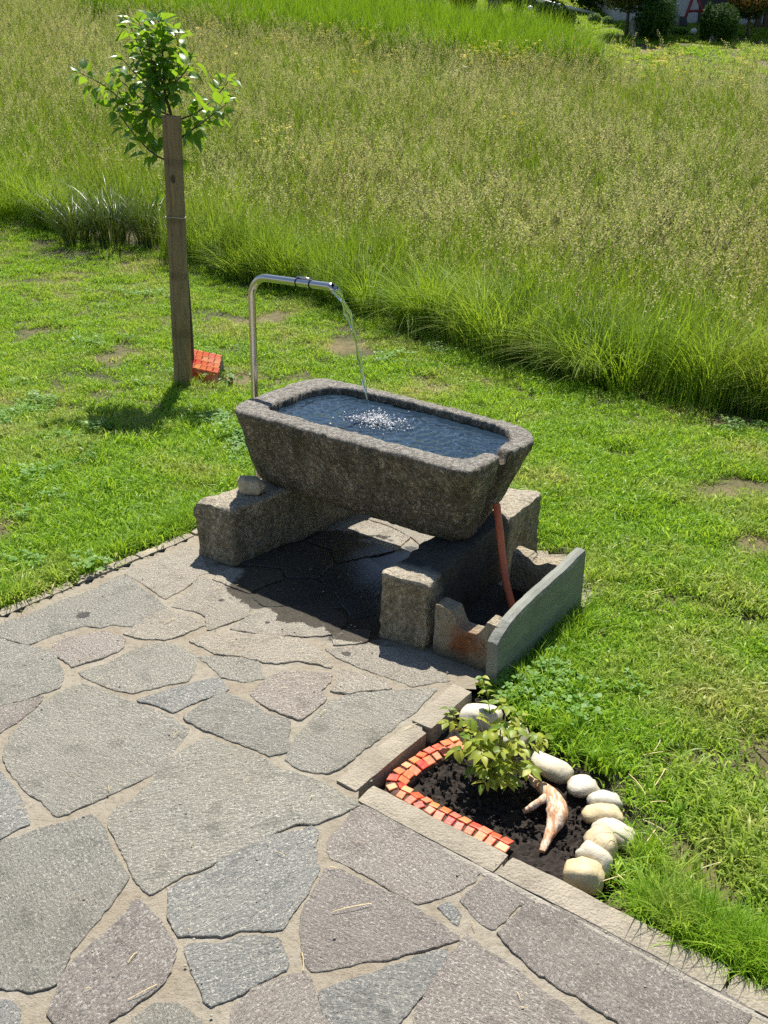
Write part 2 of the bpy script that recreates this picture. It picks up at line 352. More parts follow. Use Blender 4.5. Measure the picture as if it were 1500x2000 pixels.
def tube(pts, rad, n=10, cap=True, rough=0.):
    """swept tube: list of points, radii -> verts, faces"""
    pts = [Vector(p) for p in pts]; V = []; F = []
    t0 = (pts[1] - pts[0]).normalized(); a = t0.orthogonal().normalized()
    for i, p in enumerate(pts):
        t = (pts[min(i + 1, len(pts) - 1)] - pts[max(i - 1, 0)]).normalized()
        a = (a - t * a.dot(t)).normalized(); b = t.cross(a); r = rad[i] if hasattr(rad, '__len__') else rad
        for j in range(n):
            an = 2 * math.pi * j / n; rr = r * (1 + (rough * noise.noise(Vector((p.x * 40 + 3 * math.cos(an), p.y * 40 + 3 * math.sin(an), p.z * 40))) if rough else 0))
            V.append(p + (a * math.cos(an) + b * math.sin(an)) * rr)
    for i in range(len(pts) - 1):
        for j in range(n): F.append((i * n + j, i * n + (j + 1) % n, (i + 1) * n + (j + 1) % n, (i + 1) * n + j))
    if cap: F.append(tuple(range(n))[::-1]); F.append(tuple(range((len(pts) - 1) * n, len(pts) * n)))
    return V, F
def catmull(P, n, closed=False):
    P = [Vector(p) for p in P]; out = []; N = len(P); seg = N if closed else N - 1
    for i in range(seg):
        g = (lambda k: P[k % N]) if closed else (lambda k: P[max(0, min(N - 1, k))])
        a, b, c, d = g(i - 1), g(i), g(i + 1), g(i + 2)
        for j in range(n):
            t = j / n
            out.append(.5 * ((2 * b) + (c - a) * t + (2 * a - 5 * b + 4 * c - d) * t * t + (3 * b - a - 3 * c + d) * t ** 3))
    if not closed: out.append(P[-1])
    return out
def resample(P, n, closed=True):
    Q = P + ([P[0]] if closed else []); L = [0]
    for i in range(1, len(Q)): L.append(L[-1] + (Q[i] - Q[i - 1]).length)
    out = []; j = 0; m = n if closed else n - 1
    for k in range(n):
        s = L[-1] * k / m
        while j < len(L) - 2 and L[j + 1] < s: j += 1
        f = (s - L[j]) / max(1e-9, L[j + 1] - L[j]); out.append(Q[j].lerp(Q[j + 1], min(1, f)))
    return out
def rough_box(name, corners_bottom, h, mat, parent=None, amp=.008, seg=.025, bev=.012, topslope=None, seed=0, low=0.):
    """hewn stone block: four ground corners (counter-clockwise from above), height, broken edges"""
    c = [Vector((p[0], p[1], 0)) for p in corners_bottom]
    nu = max(3, int((c[1] - c[0]).length / seg)); nv = max(3, int((c[3] - c[0]).length / seg)); nw = max(3, int(h / seg))
    idx = {}; V = []; F = []
    def vid(i, j, k):
        if (i, j, k) in idx: return idx[i, j, k]
        u, v, w_ = i / nu, j / nv, k / nw
        p = (c[0].lerp(c[1], u)).lerp(c[3].lerp(c[2], u), v); hh = h if topslope is None else h + topslope[0] * (u - .5) + topslope[1] * (v - .5)
        p.z = low + (hh - low) * w_
        cen = (c[0] + c[1] + c[2] + c[3]) / 4; cen.z = h / 2
        ex = (i in (0, nu)) + (j in (0, nv)) + (k in (0, nw))
        if ex >= 2:
            e = bev * (.5 + 1.1 * abs(fbm(p + Vector((seed, 0, 0)), 9)) ) * (1 if ex == 2 else 1.6)
            d = Vector((0, 0, 0))
            if i == 0: d += (c[1] - c[0]).normalized()
            if i == nu: d -= (c[1] - c[0]).normalized()
            if j == 0: d += (c[3] - c[0]).normalized()
            if j == nv: d -= (c[3] - c[0]).normalized()
            if k == nw: d.z -= 1
            p += d * e
        q = p + Vector((seed * 1.3, seed * .7, 0))
        p += Vector((fbm(q, 7), fbm(q + Vector((9, 0, 0)), 7), fbm(q + Vector((0, 9, 0)), 7))) * amp + Vector((fbm(q, 30, 3), fbm(q + Vector((9, 0, 0)), 30, 3), fbm(q + Vector((0, 9, 0)), 30, 3))) * amp * .35
        V.append(p); idx[i, j, k] = len(V) - 1; return len(V) - 1
    for i in range(nu):
        for j in range(nv): F.append((vid(i, j, nw), vid(i + 1, j, nw), vid(i + 1, j + 1, nw), vid(i, j + 1, nw)))
    for k in range(nw):
        for i in range(nu):
            F.append((vid(i, 0, k), vid(i + 1, 0, k), vid(i + 1, 0, k + 1), vid(i, 0, k + 1)))
            F.append((vid(i + 1, nv, k), vid(i, nv, k), vid(i, nv, k + 1), vid(i + 1, nv, k + 1)))
        for j in range(nv):
            F.append((vid(0, j + 1, k), vid(0, j, k), vid(0, j, k + 1), vid(0, j + 1, k + 1)))
            F.append((vid(nu, j, k), vid(nu, j + 1, k), vid(nu, j + 1, k + 1), vid(nu, j, k + 1)))
    o = mobj(name, V, F, mat, parent, True); o.data.set_sharp_from_angle(angle=R(38)); return o

# ------------------------------------------------------------------ layout lines on the ground
DIRK = R(-37.5); E1 = Vector((math.cos(DIRK), math.sin(DIRK), 0)); E2 = Vector((-math.sin(DIRK), math.cos(DIRK), 0))
KL0, KL1 = Vector((-1.345, 2.825, 0)), Vector((-.79, 3.58, 0)); KD = (KL1 - KL0).normalized()
PATIO = [(-.40, 4.10), (.86, 3.42), (.80, 3.06), (.36, 2.52), (.285, 2.46), (-.05, 1.965), (.80, 1.37), (2.4, .24), (2.4, -1.6), (-4.6, -1.6), tuple((KL0 - KD * 3.9)[:2]), tuple(KL0[:2]), tuple(KL1[:2])]
BED = [G(x, y, -.04)[:2] for x, y in ((690, 1556), (918, 1345), (985, 1375), (1055, 1425), (1120, 1485), (1190, 1530), (1228, 1575), (1240, 1640), (1215, 1705), (1172, 1760), (1110, 1748))]
BORDER_PX = [(0, 428), (100, 452), (330, 505), (640, 596), (900, 685), (1050, 730), (1200, 770), (1350, 803), (1500, 828)]
BORDER = [T(x, y) for x, y in BORDER_PX]
BX = np.array([p.x for p in BORDER]); BY = np.array([p.y for p in BORDER])
sl0 = (BY[1] - BY[0]) / (BX[1] - BX[0]); sl1 = (BY[-1] - BY[-2]) / (BX[-1] - BX[-2])
BX = np.concatenate([[BX[0] - 12], BX, [BX[-1] + 12]]); BY = np.concatenate([[BY[0] - 12 * max(sl0, -.9)], BY, [BY[-1] + 12 * sl1 * .5]])
def border_y(x): return np.interp(x, BX, BY)

# ------------------------------------------------------------------ ground sheet
def grow(a, b, s0, far, f=1.25):
    out = list(np.arange(a, b + 1e-6, s0)); s = s0; v = out[-1]
    while v < far: s *= f; v += s; out.append(v)
    s = s0; v = a
    lo = []
    while v > -far: s *= f; v -= s; lo.append(v)
    return lo[::-1] + out
gx = grow(-2.4, 2.6, .05, 260); gy = grow(.4, 7.5, .05, 300)
GXX, GYY = np.meshgrid(gx, gy); inP = npin(GXX, GYY, PATIO); inB = npin(GXX, GYY, BED)
V = []
for j, y in enumerate(gy):
    for i, x in enumerate(gx):
        z = terr(x, y) - .012 if y > -5 else 0
        if inP[j, i]: z = -.11
        elif inB[j, i]: z = -.115
        elif y < 3 and x > 0: z -= .018
        V.append((x, y, z))
nx = len(gx); F = [(j * nx + i, j * nx + i + 1, (j + 1) * nx + i + 1, (j + 1) * nx + i) for j in range(len(gy) - 1) for i in range(nx - 1)]
o = mobj('ground', V, F, M['ground'], None, True); o['kind'] = 'structure'

# ------------------------------------------------------------------ patio: mortar sheet, flagstones, kerbs
ms = .035; V = []; F = []; vid = {}
PIN = [(-.43, 4.06), (.84, 3.42), (.79, 3.07), (.35, 2.53), (.26, 2.45), (-.07, 1.965), (.75, 1.38), (2.4, .20), (2.4, -1.6), (-4.6, -1.6)] + PATIO[10:]
X = np.arange(-4.6, 2.5, ms); Y = np.arange(-1.6, 4.2, ms); CX, CY = np.meshgrid(X + ms / 2, Y + ms / 2); ok = npin(CX, CY, PIN) & ((CY > .3))
def mv(i, j):
    if (i, j) not in vid:
        x, y = X[0] + i * ms, Y[0] + j * ms; V.append((x, y, -.0042 + .0030 * fbm((x, y, 0), 6) + .002 * fbm((x, y, 3), 25))); vid[i, j] = len(V) - 1
    return vid[i, j]
for j in range(ok.shape[0]):
    for i in range(ok.shape[1]):
        if ok[j, i]: F.append((mv(i, j), mv(i + 1, j), mv(i + 1, j + 1), mv(i, j + 1)))
far_m = [(-4.6, -1.6), (2.4, -1.6), (2.4, .33), (-4.6, .33)]
b0 = len(V); V += [(x, y, -.009) for x, y in far_m]; F.append((b0, b0 + 1, b0 + 2, b0 + 3))
patio = mobj('patio', V, F, M['mortar'], None, True); patio['kind'] = 'structure'

STONES = [  # photo outline of each flagstone, colour family
 ('b', [(-45, 1235), (0, 1218), (33, 1208), (110, 1177), (187, 1150), (213, 1133), (233, 1123), (253, 1127), (267, 1143), (290, 1157), (325, 1185), (300, 1200), (258, 1222), (217, 1219), (197, 1224), (167, 1221), (140, 1230), (100, 1240), (53, 1258), (27, 1252), (0, 1243), (-45, 1228)], 'grey'),
 ('b', [(243, 1120), (253, 1113), (283, 1100), (333, 1083), (360, 1067), (385, 1070), (400, 1096), (410, 1118), (387, 1122), (381, 1133), (353, 1152), (323, 1168), (300, 1153), (273, 1135)], 'beige'),
 ('b', [(337, 1183), (363, 1160), (380, 1137), (397, 1125), (430, 1140), (483, 1163), (488, 1200), (443, 1218), (407, 1230), (402, 1203), (390, 1195)], 'pinkb'),
 ('b', [(323, 1188), (363, 1198), (400, 1220), (360, 1235), (320, 1250), (283, 1247), (242, 1237), (267, 1220)], 'beige'),
 ('b', [(102, 1257), (140, 1242), (200, 1233), (247, 1245), (238, 1268), (200, 1283), (140, 1303), (103, 1270)], 'pink'),
 ('b', [(152, 1312), (213, 1293), (253, 1273), (293, 1258), (333, 1257), (383, 1280), (378, 1307), (367, 1328), (320, 1337), (263, 1352), (220, 1343), (187, 1332)], 'grey'),
 ('b', [(-60, 1238), (0, 1248), (50, 1262), (103, 1272), (115, 1300), (123, 1322), (118, 1343), (80, 1353), (37, 1368), (0, 1377), (-60, 1385)], 'grey'),
 ('b', [(-40, 1390), (0, 1380), (43, 1370), (83, 1358), (80, 1370), (40, 1402), (0, 1428), (-40, 1450)], 'pink'),
 ('b', [(130, 1345), (160, 1335), (213, 1350), (260, 1370), (317, 1390), (368, 1422), (353, 1450), (328, 1480), (313, 1500), (287, 1515), (240, 1537), (187, 1563), (113, 1595), (80, 1563), (43, 1537), (17, 1503), (5, 1480), (20, 1443), (43, 1410), (90, 1370)], 'grey'),
 ('b', [(270, 1368), (313, 1353), (360, 1338), (427, 1322), (447, 1347), (400, 1363), (360, 1380), (338, 1390), (310, 1377)], 'blue'),
 ('b', [(360, 1400), (393, 1377), (437, 1350), (463, 1363), (510, 1387), (563, 1408), (561, 1443), (563, 1467), (527, 1475), (480, 1457), (430, 1437), (393, 1422)], 'grey'),
 ('b', [(390, 1283), (440, 1283), (500, 1285), (510, 1297), (517, 1323), (480, 1331), (430, 1322), (410, 1297)], 'grey'),
 ('b', [(373, 1252), (400, 1240), (467, 1237), (533, 1242), (587, 1250), (627, 1270), (648, 1303), (613, 1295), (577, 1290), (543, 1295), (513, 1292), (467, 1280), (420, 1275)], 'beige'),
 ('b', [(487, 1357), (510, 1337), (543, 1313), (587, 1310), (647, 1315), (645, 1333), (627, 1347), (637, 1365), (617, 1383), (585, 1405), (547, 1390), (510, 1373)], 'pink2'),
 ('b', [(647, 1348), (667, 1310), (700, 1315), (750, 1327), (762, 1345), (717, 1348), (683, 1355)], 'beige'),
 ('b', [(450, 1228), (483, 1207), (517, 1187), (560, 1185), (633, 1187), (667, 1197), (677, 1213), (657, 1235), (630, 1242), (550, 1240), (493, 1235)], 'beige'),
 ('b', [(652, 1240), (673, 1230), (720, 1230), (718, 1250), (700, 1255), (653, 1258)], 'beige'),
 ('b', [(637, 1267), (720, 1260), (783, 1267), (833, 1293), (877, 1328), (847, 1330), (805, 1340), (753, 1320), (700, 1300), (660, 1283)], 'beige'),
 ('b', [(560, 1483), (580, 1437), (607, 1407), (640, 1370), (690, 1353), (767, 1348), (857, 1342), (813, 1383), (760, 1427), (700, 1473), (657, 1500), (643, 1507), (613, 1508), (583, 1502)], 'grey'),
 ('b', [(395, 1443), (405, 1440), (450, 1457), (500, 1475), (550, 1503), (633, 1530), (667, 1550), (705, 1572), (667, 1588), (613, 1610), (583, 1608), (533, 1628), (467, 1660), (410, 1690), (350, 1713), (293, 1748), (267, 1720), (247, 1673), (230, 1647), (213, 1613), (220, 1587), (260, 1563), (290, 1530), (317, 1500), (337, 1480)], 'grey'),
 ('b', [(-50, 1480), (0, 1510), (20, 1533), (43, 1563), (55, 1607), (27, 1623), (0, 1635), (-50, 1655)], 'blue'),
 ('b', [(-80, 1665), (0, 1643), (67, 1623), (113, 1610), (180, 1593), (197, 1617), (213, 1650), (233, 1687), (253, 1713), (220, 1753), (187, 1803), (140, 1853), (127, 1883), (113, 1920), (73, 1933), (0, 1928), (-80, 1930)], 'grey'),
 ('b', [(267, 1760), (290, 1777), (317, 1810), (345, 1853), (333, 1900), (320, 1920), (273, 1953), (240, 1977), (213, 1993), (180, 2030), (130, 2030), (107, 2000), (92, 1980), (100, 1957), (120, 1910), (150, 1870), (200, 1830), (240, 1790)], 'pink'),
 ('b', [(607, 1613), (620, 1623), (617, 1650), (620, 1697), (600, 1740), (563, 1797), (550, 1815), (483, 1815), (433, 1823), (347, 1827), (327, 1790), (327, 1740), (367, 1717), (417, 1697), (460, 1667), (533, 1633)], 'blue2'),
 ('b', [(360, 1850), (377, 1842), (433, 1843), (467, 1830), (517, 1827), (547, 1837), (565, 1877), (563, 1893), (500, 1920), (450, 1947), (410, 1962), (400, 1947), (380, 1900)], 'blue'),
 ('b', [(633, 1693), (667, 1697), (700, 1717), (743, 1740), (800, 1763), (850, 1797), (898, 1830), (833, 1850), (780, 1865), (707, 1877), (660, 1888), (610, 1897), (597, 1883), (587, 1823), (590, 1783), (617, 1733)], 'pink2'),
 ('b', [(640, 1660), (643, 1633), (680, 1597), (693, 1576), (723, 1572), (783, 1599), (833, 1625), (880, 1655), (912, 1668), (940, 1689), (926, 1717), (884, 1743), (814, 1766), (733, 1717), (683, 1690), (650, 1673)], 'pink2'),
 ('b', [(856, 1771), (877, 1761), (900, 1785), (896, 1806)], 'blue'),
 ('b', [(898, 1757), (935, 1728), (970, 1702), (1020, 1728), (1060, 1755), (1013, 1766), (987, 1792), (964, 1815), (931, 1789)], 'pink2'),
 ('b', [(973, 1822), (1005, 1791), (1029, 1770), (1080, 1769), (1155, 1804), (1234, 1843), (1360, 1910), (1480, 1967), (1453, 2000), (1430, 2030), (1300, 2050), (1220, 2000), (1113, 1939), (1052, 1901), (1001, 1855)], 'pink2'),
 ('b', [(912, 1827), (954, 1859), (1005, 1892), (1047, 1929), (1099, 1962), (1145, 2000), (1240, 2070), (900, 2090), (800, 2050), (809, 1981), (842, 1920), (884, 1864)], 'pink2'),
 ('b', [(873, 1855), (863, 1887), (813, 1957), (777, 2000), (740, 2040), (680, 2050), (647, 2000), (633, 1977), (623, 1940), (650, 1927), (733, 1900), (817, 1870)], 'blue2'),
 ('b', [(457, 1967), (500, 1930), (567, 1903), (597, 1900), (607, 1920), (623, 1967), (640, 2000), (650, 2060), (440, 2060), (450, 2000)], 'pink2'),
 ('b', [(260, 1990), (300, 1963), (343, 1957), (370, 1973), (397, 2000), (400, 2060), (240, 2060)], 'grey'),
 ('b', [(-60, 1950), (0, 1953), (20, 1957), (33, 1973), (35, 2000), (20, 2050), (-60, 2050)], 'blue'),
 ('b', [(418, 1130), (440, 1112), (490, 1108), (545, 1112), (552, 1130), (500, 1148), (488, 1158)], 'beige'),
 ('b', [(495, 1166), (510, 1150), (560, 1134), (615, 1133), (645, 1152), (668, 1186), (630, 1184), (560, 1182), (516, 1183)], 'grey'),
 ('b', [(470, 1100), (520, 1078), (590, 1060), (640, 1075), (650, 1100), (620, 1128), (560, 1125), (550, 1108)], 'grey'),
 ('b', [(628, 1130), (655, 1105), (720, 1090), (752, 1110), (738, 1150), (735, 1200), (690, 1205), (668, 1180), (650, 1150)], 'blue'),
 ('b', [(600, 1056), (660, 1030), (700, 1015), (760, 1030), (800, 1050), (770, 1075), (720, 1086), (660, 1098), (648, 1072)], 'pinkb'),
 ('b', [(710, 1010), (760, 1000), (840, 1035), (870, 1060), (830, 1070), (806, 1050), (765, 1027)], 'pinkb'),
 ('b', [(1135, 1110), (1180, 1098), (1215, 1125), (1195, 1150), (1150, 1168)], 'beige'),
]
FAM = {'grey': 'flag_grey', 'blue': 'flag_blue', 'pink': 'flag_pink', 'beige': 'flag_beige', 'pinkb': 'flag_beige', 'pink2': 'flag_pink', 'blue2': 'flag_blue'}
def flagstone(P, mat, zt=0.0, seed=0):
    n = max(10, int(sum((P[i] - P[i - 1]).length for i in range(len(P))) / .010)); Q = resample(P, n)
    cen = sum(Q, Vector((0, 0, 0))) / n; W = []; sgn = 1 if sum(Q[i - 1].x * Q[i].y - Q[i].x * Q[i - 1].y for i in range(n)) > 0 else -1
    for i, p in enumerate(Q):
        t = (Q[(i + 1) % n] - Q[i - 1]).normalized(); nn = Vector((t.y, -t.x, 0))
        if nn.dot(p - cen) < 0 and False: nn = -nn
        W.append(p + nn * (sgn * .004 + .006 * fbm(p + Vector((0, 0, seed)), 14, 4) + .0035 * fbm(p + Vector((0, 5, seed)), 60, 3)))
    area = sum(W[i - 1].x * W[i].y - W[i].x * W[i - 1].y for i in range(n))
    if area < 0: W = W[::-1]
    tx, ty = random.uniform(-.006, .006), random.uniform(-.006, .006); V = []; F = []
    def z(p): return zt + tx * (p.x - cen.x) + ty * (p.y - cen.y) + .0012 * fbm(p, 20)
    inn = []
    for i, p in enumerate(W):
        t = (W[(i + 1) % n] - W[i - 1]).normalized(); nn = Vector((t.y, -t.x, 0)); inn.append(p - nn * (.0008 + .0025 * abs(fbm(p, 45))))
    for p in inn: V.append((p.x, p.y, z(p)))
    for p in W: V.append((p.x, p.y, z(p) - .0012 - .0015 * abs(fbm(p, 30))))
    for p in W: V.append((p.x, p.y, -.032))
    F.append(tuple(range(n)))
    for a in (0, n):
        for i in range(n): j = (i + 1) % n; F.append((a + i, a + n + i, a + n + j, a + j))
    return mobj('flagstone', V, F, mat, patio)
for si, (_, px, fam) in enumerate(STONES):
    flagstone([G(x, y) for x, y in px], M[FAM[fam]], random.uniform(-.001, .0025), si * 3.1)
# the paving goes on behind and beside the photographer
FR = [G(x, y)[:2] for x, y in ((-70, 1180), (1560, 1900), (1480, 2080), (-85, 2080))]
cell = .36
for j in range(-4, 9):
    for i in range(-13, 8):
        cx, cy = i * cell + (j % 2) * .17, j * cell - .2
        if cy < -1.3 or cy > 2.6: continue
        pts = []
        r2 = random.Random(i * 91 + j)
        for a in range(6):
            an = a * math.pi / 3 + r2.uniform(-.25, .25) + .5; rr = cell * .5 * r2.uniform(.85, 1.08); pts.append(Vector((cx + rr * math.cos(an), cy + rr * math.sin(an), 0)))
        if not all(inpoly(p.x + dx, p.y + dy, PIN) for p in pts for dx, dy in ((.09, .09), (-.09, .07), (.09, -.09))): continue
        if any(inpoly(p.x, p.y, FR) for p in pts): continue
        if cy > .55 and -1.3 < cx < .9 and cx * 0 + cy > .62: 
            if inpoly(cx, cy, [G(-100, 1170)[:2], G(1600, 1900)[:2], G(1500, 2100)[:2], G(-110, 2100)[:2]]): continue
        flagstone(pts, M[r2.choice(['flag_grey', 'flag_pink', 'flag_blue', 'flag_beige'])], 0, i + j * 7.)

# kerbs
kerb = empty('kerb', (0, 0, 0), None, None); kerb['kind'] = 'structure'
def kerbstone(a, b, side, wd, mat='kerb', z=.004, seed=0, gap=.004):
    a = Vector((a[0], a[1], 0)); b = Vector((b[0], b[1], 0)); d = (b - a).normalized(); n = Vector((-d.y, d.x, 0)) * side
    a = a + d * gap; b = b - d * gap
    c = [a, b, b + n * wd, a + n * wd]
    if side < 0: c = [c[1], c[0], c[3], c[2]]
    return rough_box('kerb_stone', [(p.x, p.y) for p in c], z, M[mat], kerb, .0028, .022, .0035, seed=seed, low=-.12)
KR0, KR1 = G(652, 1524), G(884, 1338); KB0, KB1 = G(692, 1562), G(1490, 1985)
kerbstone(G(652, 1527), G(797, 1412), -1, .072, seed=1); kerbstone(G(799, 1410), G(886, 1336), -1, .074, seed=2, z=.007)
kd = (KB1 - KB0).normalized(); KLN = [.42, .53, .5, .55, .5]; s = 0
for q, ln in enumerate(KLN):
    kerbstone(KB0 + kd * s, KB0 + kd * (s + ln), 1, .075, seed=3 + q, z=.004 + .002 * (q % 2)); s += ln
s = .025
kl = (KL1 - KL0).normalized()
for q, (s0, s1) in enumerate(((-3.4, -2.8), (-2.8, -2.2), (-2.2, -1.6), (-1.6, -1.0), (-1.0, -.45), (-.45, .02), (.02, .335), (.335, .64), (.64, .93), (.93, 1.25))):
    kerbstone(KL0 + kl * s0, KL0 + kl * s1, 1, .05, seed=20 + q, z=.003 + .004 * (q % 2))
# pale grout strip inside the kerb
V = []; F = []; s = .28; i = 0
nk = Vector((-kd.y, kd.x, 0))
while s < 2.2:
    p = KB0 + kd * s; w0 = .006 + .012 * (.5 + fbm((s, 0, 0), 6)); a = p - nk * (.018 + .008 * fbm((s, 3, 0), 9)); b = p - nk * .001
    V += [(a.x, a.y, -.004), ((a.x + b.x) / 2, (a.y + b.y) / 2, .003 + .002 * fbm((s, 1, 0), 30)), (b.x, b.y, .001)]
    if i: k3 = 3 * i; F += [(k3 - 3, k3, k3 + 1, k3 - 2), (k3 - 2, k3 + 1, k3 + 2, k3 - 1)]
    s += .012; i += 1
o = mobj('grout_strip', V, F, M['grout'], kerb, True)
# ------------------------------------------------------------------ stone trough
ZT = .585; TO = G(452, 797, ZT); TO.z = 0; KU = (CAM_H - ZT) / (CAM_H - .555)
def loc(u, v, z): return TO + E1 * u + E2 * v + Vector((0, 0, z))
OUT = [(.50, -.004), (.25, -.003), (.06, -.005), (.0, .02), (-.035, .07), (-.058, .18), (-.10, .42), (-.105, .53), (-.075, .60), (-.01, .634), (.2, .638), (.5, .628), (.8, .61), (.97, .592), (1.06, .555), (1.11, .49), (1.127, .42), (1.130, .26), (1.138, .08), (1.125, .03), (1.08, .008), (.8, 0.)]
INN = [(.50, .084), (.30, .084), (.15, .088), (.10, .11), (.072, .16), (.06, .22), (.038, .40), (.045, .49), (.085, .545), (.15, .566), (.4, .57), (.65, .56), (.83, .547), (.93, .53), (1.01, .49), (1.05, .43), (1.066, .36), (1.07, .25), (1.06, .15), (1.035, .10), (.98, .088), (.75, .084)]
BOT = [(0.422, 0.13), (0.222, 0.132), (0.082, 0.134), (0.002, 0.147), (-0.028, 0.182), (-0.043, 0.272), (-0.058, 0.452), (-0.048, 0.511), (-0.018, 0.525), (0.032, 0.532), (0.222, 0.534), (0.472, 0.532), (0.672, 0.529), (0.802, 0.522), (0.872, 0.511), (0.912, 0.482), (0.942, 0.412), (0.977, 0.322), (0.997, 0.222), (0.994, 0.172), (0.962, 0.14), (0.722, 0.132)]
OUT = [(u * KU, v * KU) for u, v in OUT]; INN = [(u * KU, v * KU) for u, v in INN]; NP = 420; DZ = ZT - .555
def ring(P): return resample(catmull([Vector((u, v, 0)) for u, v in P], 14, True), NP)
ro, ri, rb = ring(OUT), ring(INN), ring(BOT)
rings = []   # (list of (u,v), z)
rings.append(([Vector((.55, .3, 0)).lerp(p, .02) for p in rb], .243)); rings.append(([Vector((.55, .3, 0)).lerp(p, .6) for p in rb], .243))
rings.append(([Vector((.55, .3, 0)).lerp(p, .955) for p in rb], .243))
rings.append((rb, .256))
for q in range(1, 17):
    f = q / 17; rings.append(([rb[i].lerp(ro[i], f ** .8) for i in range(NP)], .256 + (.532 + DZ - .256) * f))
rings.append((ro, .538 + DZ)); rings.append(([ro[i].lerp(ri[i], .05) for i in range(NP)], .551 + DZ))
for f in (.2, .36, .52, .68, .84, .95): rings.append(([ro[i].lerp(ri[i], f) for i in range(NP)], .555 + DZ - .003 * abs(f - .5)))
rings.append(([ro[i].lerp(ri[i], 1.02) for i in range(NP)], .546 + DZ))
for q in range(1, 7): rings.append(([ri[i].lerp(Vector((.545, .315, 0)), .012 * q) for i in range(NP)], .546 + DZ - .035 * q))
rings.append(([ri[i].lerp(Vector((.545, .315, 0)), .3) for i in range(NP)], .325)); rings.append(([ri[i].lerp(Vector((.545, .315, 0)), .98) for i in range(NP)], .32))
V = []; F = []
for k, (pts, z) in enumerate(rings):
    for p in pts:
        q = loc(p.x, p.y, z); zz = z
        am = .008 if 3 <= k <= 20 else (.0055 if k <= 28 else .005)
        d = Vector((fbm(q, 9), fbm(q + Vector((7, 0, 0)), 9), fbm(q + Vector((0, 7, 0)), 9) * .7)) * am + Vector((fbm(q, 42, 3), fbm(q + Vector((7, 0, 0)), 42, 3), fbm(q + Vector((0, 7, 0)), 42, 3))) * am * .45
        if p.x > .93:                                   # overflow notch and the groove below it
            g = math.exp(-((p.y - .255) / .030) ** 4)
            if k >= 20 and k <= 29: d.z -= .048 * g
            if 4 <= k <= 21: d -= E1 * (.040 * g)
        if k >= 18 and k <= 23 and p.x > .88: d.z -= .004 * abs(fbm(q, 15))
        V.append(q + d)
for k in range(len(rings) - 1):
    for i in range(NP): j = (i + 1) % NP; F.append((k * NP + i, k * NP + j, (k + 1) * NP + j, (k + 1) * NP + i))
trough = mobj('stone_trough', V, F, M['trough'], None, True)
tag(trough, 'long rough grey granite water trough with overflow notch, resting on two stone blocks', 'water trough')

# water in the trough, ripples running out from the splash
ZW = .552; hp = G(722, 815, ZW) - TO; HIT = Vector((hp.dot(E1), hp.dot(E2), 0)); V = []; F = []; vid = {}
gs = .006; us = np.arange(-.02, 1.12, gs); vs_ = np.arange(.04, .60, gs)
big = [(p.x, p.y) for p in [Vector((.545, .315, 0)) + (p - Vector((.545, .315, 0))) * 1.012 for p in ri]]
UU, VV = np.meshgrid(us, vs_); okw = npin(UU, VV, big)
def wz(u, v):
    r = math.hypot(u - HIT.x, v - HIT.y)
    a = .0030 * math.exp(-r / .30) * math.sin(r * 150 + 2.5 * noise.noise(Vector((u * 9, v * 9, 7)))) / (1 + r * 2) + .0026 * noise.noise(Vector((u * 16, v * 34, 0))) + .0016 * noise.noise(Vector((u * 45, v * 60, 3)))
    if r < .13: a += .008 * (1 - r / .13) * noise.noise(Vector((u * 70, v * 70, 1)))
    return ZW + a
def wv(i, j):
    if (i, j) not in vid: u, v = us[i], vs_[j]; V.append(loc(u, v, wz(u, v))); vid[i, j] = len(V) - 1
    return vid[i, j]
for j in range(len(vs_) - 1):
    for i in range(len(us) - 1):
        if okw[j, i] and okw[j + 1, i] and okw[j, i + 1] and okw[j + 1, i + 1]: F.append((wv(i, j), wv(i + 1, j), wv(i + 1, j + 1), wv(i, j + 1)))
o = mobj('water', V, F, M['pool'], None, True); o['kind'] = 'structure'

# ------------------------------------------------------------------ supports
def quad(a, b, ln, ang):    # front-left, front-right, depth, heading
    d = Vector((math.cos(R(ang)), math.sin(R(ang)), 0)) * ln; a = Vector((a[0], a[1], 0)); b = Vector((b[0], b[1], 0)); return [a, b, b + d, a + d]
bl = rough_box('support_block', [p[:2] for p in quad((-.757, 3.40), (-.592, 3.285), 1.0, 50)], .236, M['block'], None, .014, .02, .007, topslope=(.015, .0), seed=5, low=-.02)
tag(bl, 'weathered grey granite block carrying the left end of the trough, round rock on it', 'stone block', 'granite blocks under the trough')
def shaded_damp_block():  # drip damp, plus the trough's shadow painted into the colour behind the front strip
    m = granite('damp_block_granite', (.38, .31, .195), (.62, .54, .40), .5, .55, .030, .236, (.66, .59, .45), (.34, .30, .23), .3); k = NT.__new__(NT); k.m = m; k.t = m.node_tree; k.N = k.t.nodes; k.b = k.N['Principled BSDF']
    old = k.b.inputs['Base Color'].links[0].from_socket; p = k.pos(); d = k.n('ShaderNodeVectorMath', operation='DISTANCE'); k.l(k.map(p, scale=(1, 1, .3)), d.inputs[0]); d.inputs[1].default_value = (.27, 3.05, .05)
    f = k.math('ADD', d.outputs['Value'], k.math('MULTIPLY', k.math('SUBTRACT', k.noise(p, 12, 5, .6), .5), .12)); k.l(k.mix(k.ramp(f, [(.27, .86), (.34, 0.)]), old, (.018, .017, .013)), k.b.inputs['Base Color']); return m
M['damp_block'] = shaded_damp_block()
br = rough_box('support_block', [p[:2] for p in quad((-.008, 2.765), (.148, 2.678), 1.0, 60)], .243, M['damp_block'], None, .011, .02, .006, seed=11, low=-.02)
tag(br, 'mossy granite block carrying the right end of the trough, beside the orange hose', 'stone block', 'granite blocks under the trough')
